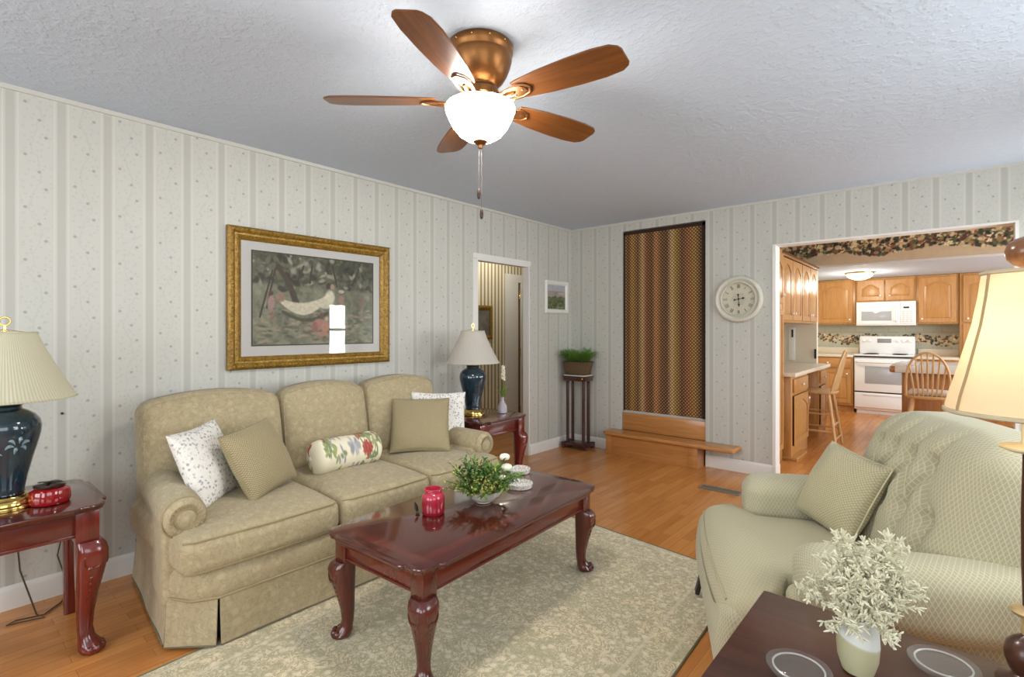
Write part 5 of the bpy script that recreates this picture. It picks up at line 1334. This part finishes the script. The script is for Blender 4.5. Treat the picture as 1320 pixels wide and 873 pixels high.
cabinet('tall oak cabinet at the right end of the kitchen wall', '-y', YU-.02, 3.39, 4.1, 0, 2.115, .338, [('door', 3.43, 4.06, 1.41, 2.08, (3.48, 1.46)), ('flat', 3.43, 4.06, .12, 1.38, (3.48, 1.1))], None, None, 'kitchen_cabinet', .08)
# stove
SB = (2.518, 9.88, 0)
t = thing('stove', 'white electric stove with oven window and back control panel', 'stove', SB)
b = BM(); box(b, 2.143, 2.893, 9.60, 10.18, .06, .895, .004); box(b, 2.17, 2.87, 9.64, 10.16, 0, .062); obj('body', off(b, SB), M_WHITE, t)
b = BM(); box(b, 2.138, 2.898, 9.575, 10.14, .893, .915, .006, 3); obj('cooktop', off(b, SB), M_WHITE, t)
b = BM(); box(b, 2.16, 2.876, 10.02, 10.19, .912, 1.195, .02, 3); p_ = obj('control_panel', off(b, SB), M_WHITE, t)
for x in (2.225, 2.30, 2.66, 2.735, 2.81):
    b = BM(); lathe(b, [(.024, 0), (.024, -.008), (.016, -.012), (.015, -.026), (.0005, -.027)], 20, (x, 10.018, 1.12), axis='y'); obj('knob', off(b, SB), M_WHITE, p_)
b = BM(); box(b, 2.40, 2.58, 10.014, 10.022, 1.09, 1.155, .002); obj('display', off(b, SB), simple('stove_display', '8c8f8e', .15), p_)
b = BM(); box(b, 2.15, 2.886, 9.565, 9.60, .345, .835, .008, 3); d_ = obj('oven_door', off(b, SB), M_WHITE, t)
b = BM(); box(b, 2.285, 2.75, 9.561, 9.566, .47, .735, .002); obj('oven_window', off(b, SB), M_OVENW, d_)
b = BM(); tube(b, [(2.18, 9.565, .80), (2.19, 9.53, .80), (2.52, 9.522, .80), (2.846, 9.53, .80), (2.856, 9.565, .80)], .013, 10); obj('handle', off(b, SB), M_WHITE, d_)
b = BM(); box(b, 2.15, 2.886, 9.57, 9.60, .095, .325, .008, 3); box(b, 2.25, 2.786, 9.562, 9.572, .285, .31, .003); obj('drawer', off(b, SB), M_WHITE, t)
for (z0, z1) in ((.327, .343), (.87, .888)): b = BM(); box(b, 2.146, 2.89, 9.585, 9.603, z0, z1); obj('door_gap', off(b, SB), M_DARK, t, label='dark gap beside the oven door')
for (x, y, r) in ((2.34, 9.74, .10), (2.70, 9.74, .08), (2.34, 9.95, .08), (2.70, 9.95, .095)):
    b = BM()
    for k in range(4): tube(b, [(x+r*(1-k*.22)*math.cos(q), y+r*(1-k*.22)*math.sin(q), .918) for q in [2*PI*i/32 for i in range(33)]], .005, 5, False)
    obj('burner', off(b, SB), M_BLACK, t)
MB_ = (2.518, 9.99, 1.365)
t = thing('microwave', 'white over-range microwave hung above the stove', 'microwave', MB_)
b = BM(); box(b, 2.143, 2.893, 9.80, 10.18, 1.365, 1.733, .006, 3); obj('body', off(b, MB_), M_WHITE, t)
b = BM(); box(b, 2.15, 2.70, 9.785, 9.802, 1.385, 1.715, .006, 3); d_ = obj('door', off(b, MB_), M_WHITE, t)
b = BM(); box(b, 2.215, 2.60, 9.781, 9.786, 1.44, 1.585, .002); obj('window', off(b, MB_), M_OVENW, d_)
b = BM(); tube(b, [(2.655, 9.785, 1.66), (2.66, 9.755, 1.64), (2.66, 9.75, 1.55), (2.66, 9.755, 1.44), (2.655, 9.785, 1.42)], .014, 10); obj('handle', off(b, MB_), M_WHITE, d_)
b = BM(); box(b, 2.712, 2.886, 9.788, 9.802, 1.385, 1.715, .004); p_ = obj('keypad', off(b, MB_), M_WHITE, t)
b = BM(); box(b, 2.745, 2.815, 9.784, 9.789, 1.625, 1.65, .001); obj('display', off(b, MB_), M_BLACK, p_)
b = BM()
for i in range(3):
    for j in range(6): box(b, 2.735+i*.045, 2.765+i*.045, 9.7855, 9.789, 1.42+j*.03, 1.438+j*.03, .001)
obj('buttons', off(b, MB_), simple('keypad_grey', 'd3d4d4', .4), p_)
# kitchen ceiling light
t = thing('kitchen_light', 'lit round flush light on the kitchen ceiling', 'ceiling light', (2.30, 8.85, 2.12))
b = BM(); lathe(b, [(.17, 0), (.178, -.006), (.176, -.02), (.16, -.024)], 40); obj('rim', b, M_BRASS, t)
b = BM(); lathe(b, [(.16, -.02), (.162, -.03), (.15, -.055), (.115, -.082), (.06, -.098), (.0005, -.103)], 40); obj('glass_dome', b, glowmat('kitchen_dome_glow', 'fff3e0', 4.), t)
# island
IB = (3.15, 7.55, 0)
t = thing('kitchen_island', 'oak kitchen island with white tiled top and rounded wood edge', 'island', IB)
b = BM(); box(b, 2.885, 3.42, 7.2, 7.9, .0, .82, .004); obj('body', off(b, IB), wood('island_oak', '96622e', 'b98146', 'z', .35), t)
b = BM(); pts = [(2.80, 7.12), (3.50, 7.12), (3.50, 7.98), (2.80, 7.98), (2.775, 7.95), (2.765, 7.55), (2.775, 7.15)]; poly_prism(b, pts, [(.82, -.012), (.83, -.002), (.86, 0), (.885, -.004), (.893, -.012)]); obj('wood_edge', off(b, IB), M_STEP, t)
m = N('white_square_tile'); br = m.new('ShaderNodeTexBrick'); m.link(m.co(), br.inputs[0]); br.offset = 0.; br.inputs['Scale'].default_value = 1.; br.inputs['Brick Width'].default_value = .108; br.inputs['Row Height'].default_value = .108; br.inputs['Mortar Size'].default_value = .004
br.inputs['Color1'].default_value = br.inputs['Color2'].default_value = (*lin('e4e2dc'), 1); br.inputs['Mortar'].default_value = (*lin('b9b4aa'), 1); m.set(br.outputs[0], .2)
b = BM(); box(b, 2.83, 3.48, 7.10, 7.93, .825, .912, .003); obj('tile_top', off(b, IB), m.m, t)

# windsor stools
def windsor(loc, rz, label):
    """front faces +y at rz = 0"""
    t = thing('bar_stool', label, 'stool', loc, rz, 'bow-back wooden stools in the kitchen'); SH = .615
    b = BM(); loft(b, [(0, 0, SH-.035, .165, .155, 2.6), (0, 0, SH-.028, .19, .18, 2.6), (0, 0, SH-.01, .20, .19, 2.6), (0, 0, SH, .19, .18, 2.6)], 36); obj('seat', b, M_BEECH, t)
    top = {(sx, sy): Vector((sx*.125, sy*.115, SH-.03)) for sx in (-1, 1) for sy in (-1, 1)}; bot = {k: Vector((k[0]*.205, k[1]*.195, 0)) for k in top}
    for k in top:
        b = BM(); P = [bot[k]+(top[k]-bot[k])*f for f in (0, .08, .2, .3, .5, .62, .8, 1)]; tube(b, P, [.013, .015, .018, .015, .021, .016, .020, .013], 10); obj('leg', b, M_BEECH, t)
    b = BM(); at = lambda k, f: bot[k]+(top[k]-bot[k])*f
    for sx in (-1, 1): tube(b, [at((sx, -1), .30), (at((sx, -1), .30)+at((sx, 1), .30))/2, at((sx, 1), .30)], [.008, .013, .008], 8); tube(b, [at((sx, -1), .62), at((sx, 1), .62)], .009, 8)
    for sy in (-1, 1): tube(b, [at((-1, sy), .42), (at((-1, sy), .42)+at((1, sy), .42))/2, at((1, sy), .42)], [.008, .013, .008], 8); tube(b, [at((-1, sy), .16), at((1, sy), .16)], .009, 8)
    obj('stretchers', b, M_BEECH, t)
    b = BM(); bow = []
    for i in range(29):
        a = PI*i/28; x = -.20*math.cos(a)*(1 if True else 1); z = SH+.45*math.sin(a)**.8; lean = .25*(z-SH); bow.append((x*(1-.12*(1-math.sin(a))), -.145-lean, z))
    tube(b, bow, .0115, 10); obj('back_bow', b, M_BEECH, t)
    for i in range(7):
        f = -1+2*(i+.5)/7*1.0; xt = .17*f; zt = SH+.45*(max(.02, 1-(xt/.2)**2))**.4; lean = .25*(zt-SH)
        b = BM(); tube(b, [(xt*.72, -.145, SH-.008), (xt*.85, -.145-lean*.45, SH+(zt-SH)*.45), (xt, -.145-lean, zt)], [.007, .0095, .006], 8); obj('spindle', b, M_BEECH, t)
    return t
windsor((3.125, 6.90, 0), 0, 'bow-back wooden stool with flowered cushion drawn up to the tiled island')
windsor((2.165, 6.70, 0), R(90), 'bow-back wooden stool pushed up to the left kitchen counter')
b = rbox(.33, .31, .045, .02, (5, 5, 2), lambda p, s: (p.x, p.y, p.z+(.012*max(0, (1-(p.x/.165)**2)*(1-(p.y/.155)**2)) if p.z > 0 else 0)), 3); o = obj('seat_cushion', b, M_STOOLCUSH, None, (3.125, 6.915, .6395)); tag(o, 'flowered seat cushion on the stool at the tiled island', 'cushion')
b = BM(); box(b, 3.25, 4.35, 8.45, 9.45, 0, .012, .004); o = obj('kitchen_rug', b, floral_cloth('dark_floral_rug', '3e352c', ('8a6a4a', '5f6a48'), 16., (.2, .4))); tag(o, 'dark flowered rug on the kitchen floor behind the island', 'rug')

# ------------------------------------------------------------------ light
def area(name, loc, rot, sx, sy, power, col=(1, 1, 1), spread=None):
    l = bpy.data.lights.new(name, 'AREA'); l.shape = 'RECTANGLE'; l.size = sx; l.size_y = sy; l.energy = power; l.color = col
    if spread: l.spread = R(spread)
    o = bpy.data.objects.new(name, l); COL.objects.link(o); o.location = loc; o.rotation_euler = rot; return o
def point(name, loc, power, r, col):
    l = bpy.data.lights.new(name, 'POINT'); l.energy = power; l.shadow_soft_size = r; l.color = col
    o = bpy.data.objects.new(name, l); COL.objects.link(o); o.location = loc; return o
DAY = (.90, .96, 1.)
for i, (p0, p1, z0, z1) in enumerate(WIN_R): area('window_daylight', (XR+.11, (p0+p1)/2, (z0+z1)/2), (0, R(90), 0), z1-z0, p1-p0, PW_R*(.42, 1., 4.2)[i]*(p1-p0)*(z1-z0), DAY)  # first one is fill light from the added window
for i, (p0, p1, z0, z1) in enumerate(WIN_F): area('window_daylight', ((p0+p1)/2, YF-.11, (z0+z1)/2), (R(90), 0, 0), p1-p0, z1-z0, PW_F*(p1-p0)*(z1-z0), DAY)
area('kitchen_window_daylight', (6.15, 7.6, 1.55), (0, R(90), 0), 1.1, 4.0, PW_K, DAY)
point('fan_lamp', (FC[0]+.03, FC[1]-.03, H-.285), PW_FAN*.5, .035, (1, .92, .82)); point('fan_lamp', (FC[0]-.05, FC[1]+.05, H-.285), PW_FAN*.5, .035, (1, .92, .82))
point('lamp_bulb', (LP[0], LP[1], LP[2]+.72), PW_LAMP, .03, (1, .86, .68))
point('kitchen_lamp', (2.30, 8.85, 1.97), PW_KL, .08, (1, .90, .76))
point('unseen_hall_lamp', (-.6, 4.6, 2.3), PW_H, .08, (1, .92, .80))  # unseen lamp added to light the hallway, no fixture
w = bpy.data.worlds.new('sky'); sc.world = w; w.use_nodes = True
bg = w.node_tree.nodes['Background']; bg.inputs[0].default_value = (.85, .92, 1., 1); bg.inputs[1].default_value = .6

# ------------------------------------------------------------------ camera and view
cam = bpy.data.cameras.new('camera'); co = bpy.data.objects.new('camera', cam); COL.objects.link(co); sc.camera = co
cam.sensor_width = 36.; cam.sensor_fit = 'HORIZONTAL'; cam.lens = 36.*660/1320; cam.clip_start = .05
cam.shift_y = -(436.5-425)/1320
co.location = (3.33, 0, 1.30); co.rotation_euler = (R(90), 0, math.atan(.8636))
sc.view_settings.view_transform = 'Standard'; sc.view_settings.look = 'None'; sc.view_settings.gamma = 1.; sc.view_settings.use_curve_mapping = False
sc.view_settings.exposure = EXPO
cy = sc.cycles; cy.max_bounces = 10; cy.diffuse_bounces = 5; cy.glossy_bounces = 4; cy.transmission_bounces = 8; cy.transparent_max_bounces = 8
cy.caustics_reflective = False; cy.caustics_refractive = False; cy.sample_clamp_indirect = 4.; cy.use_denoising = True
try: cy.denoiser = 'OPENIMAGEDENOISE'
except Exception: pass
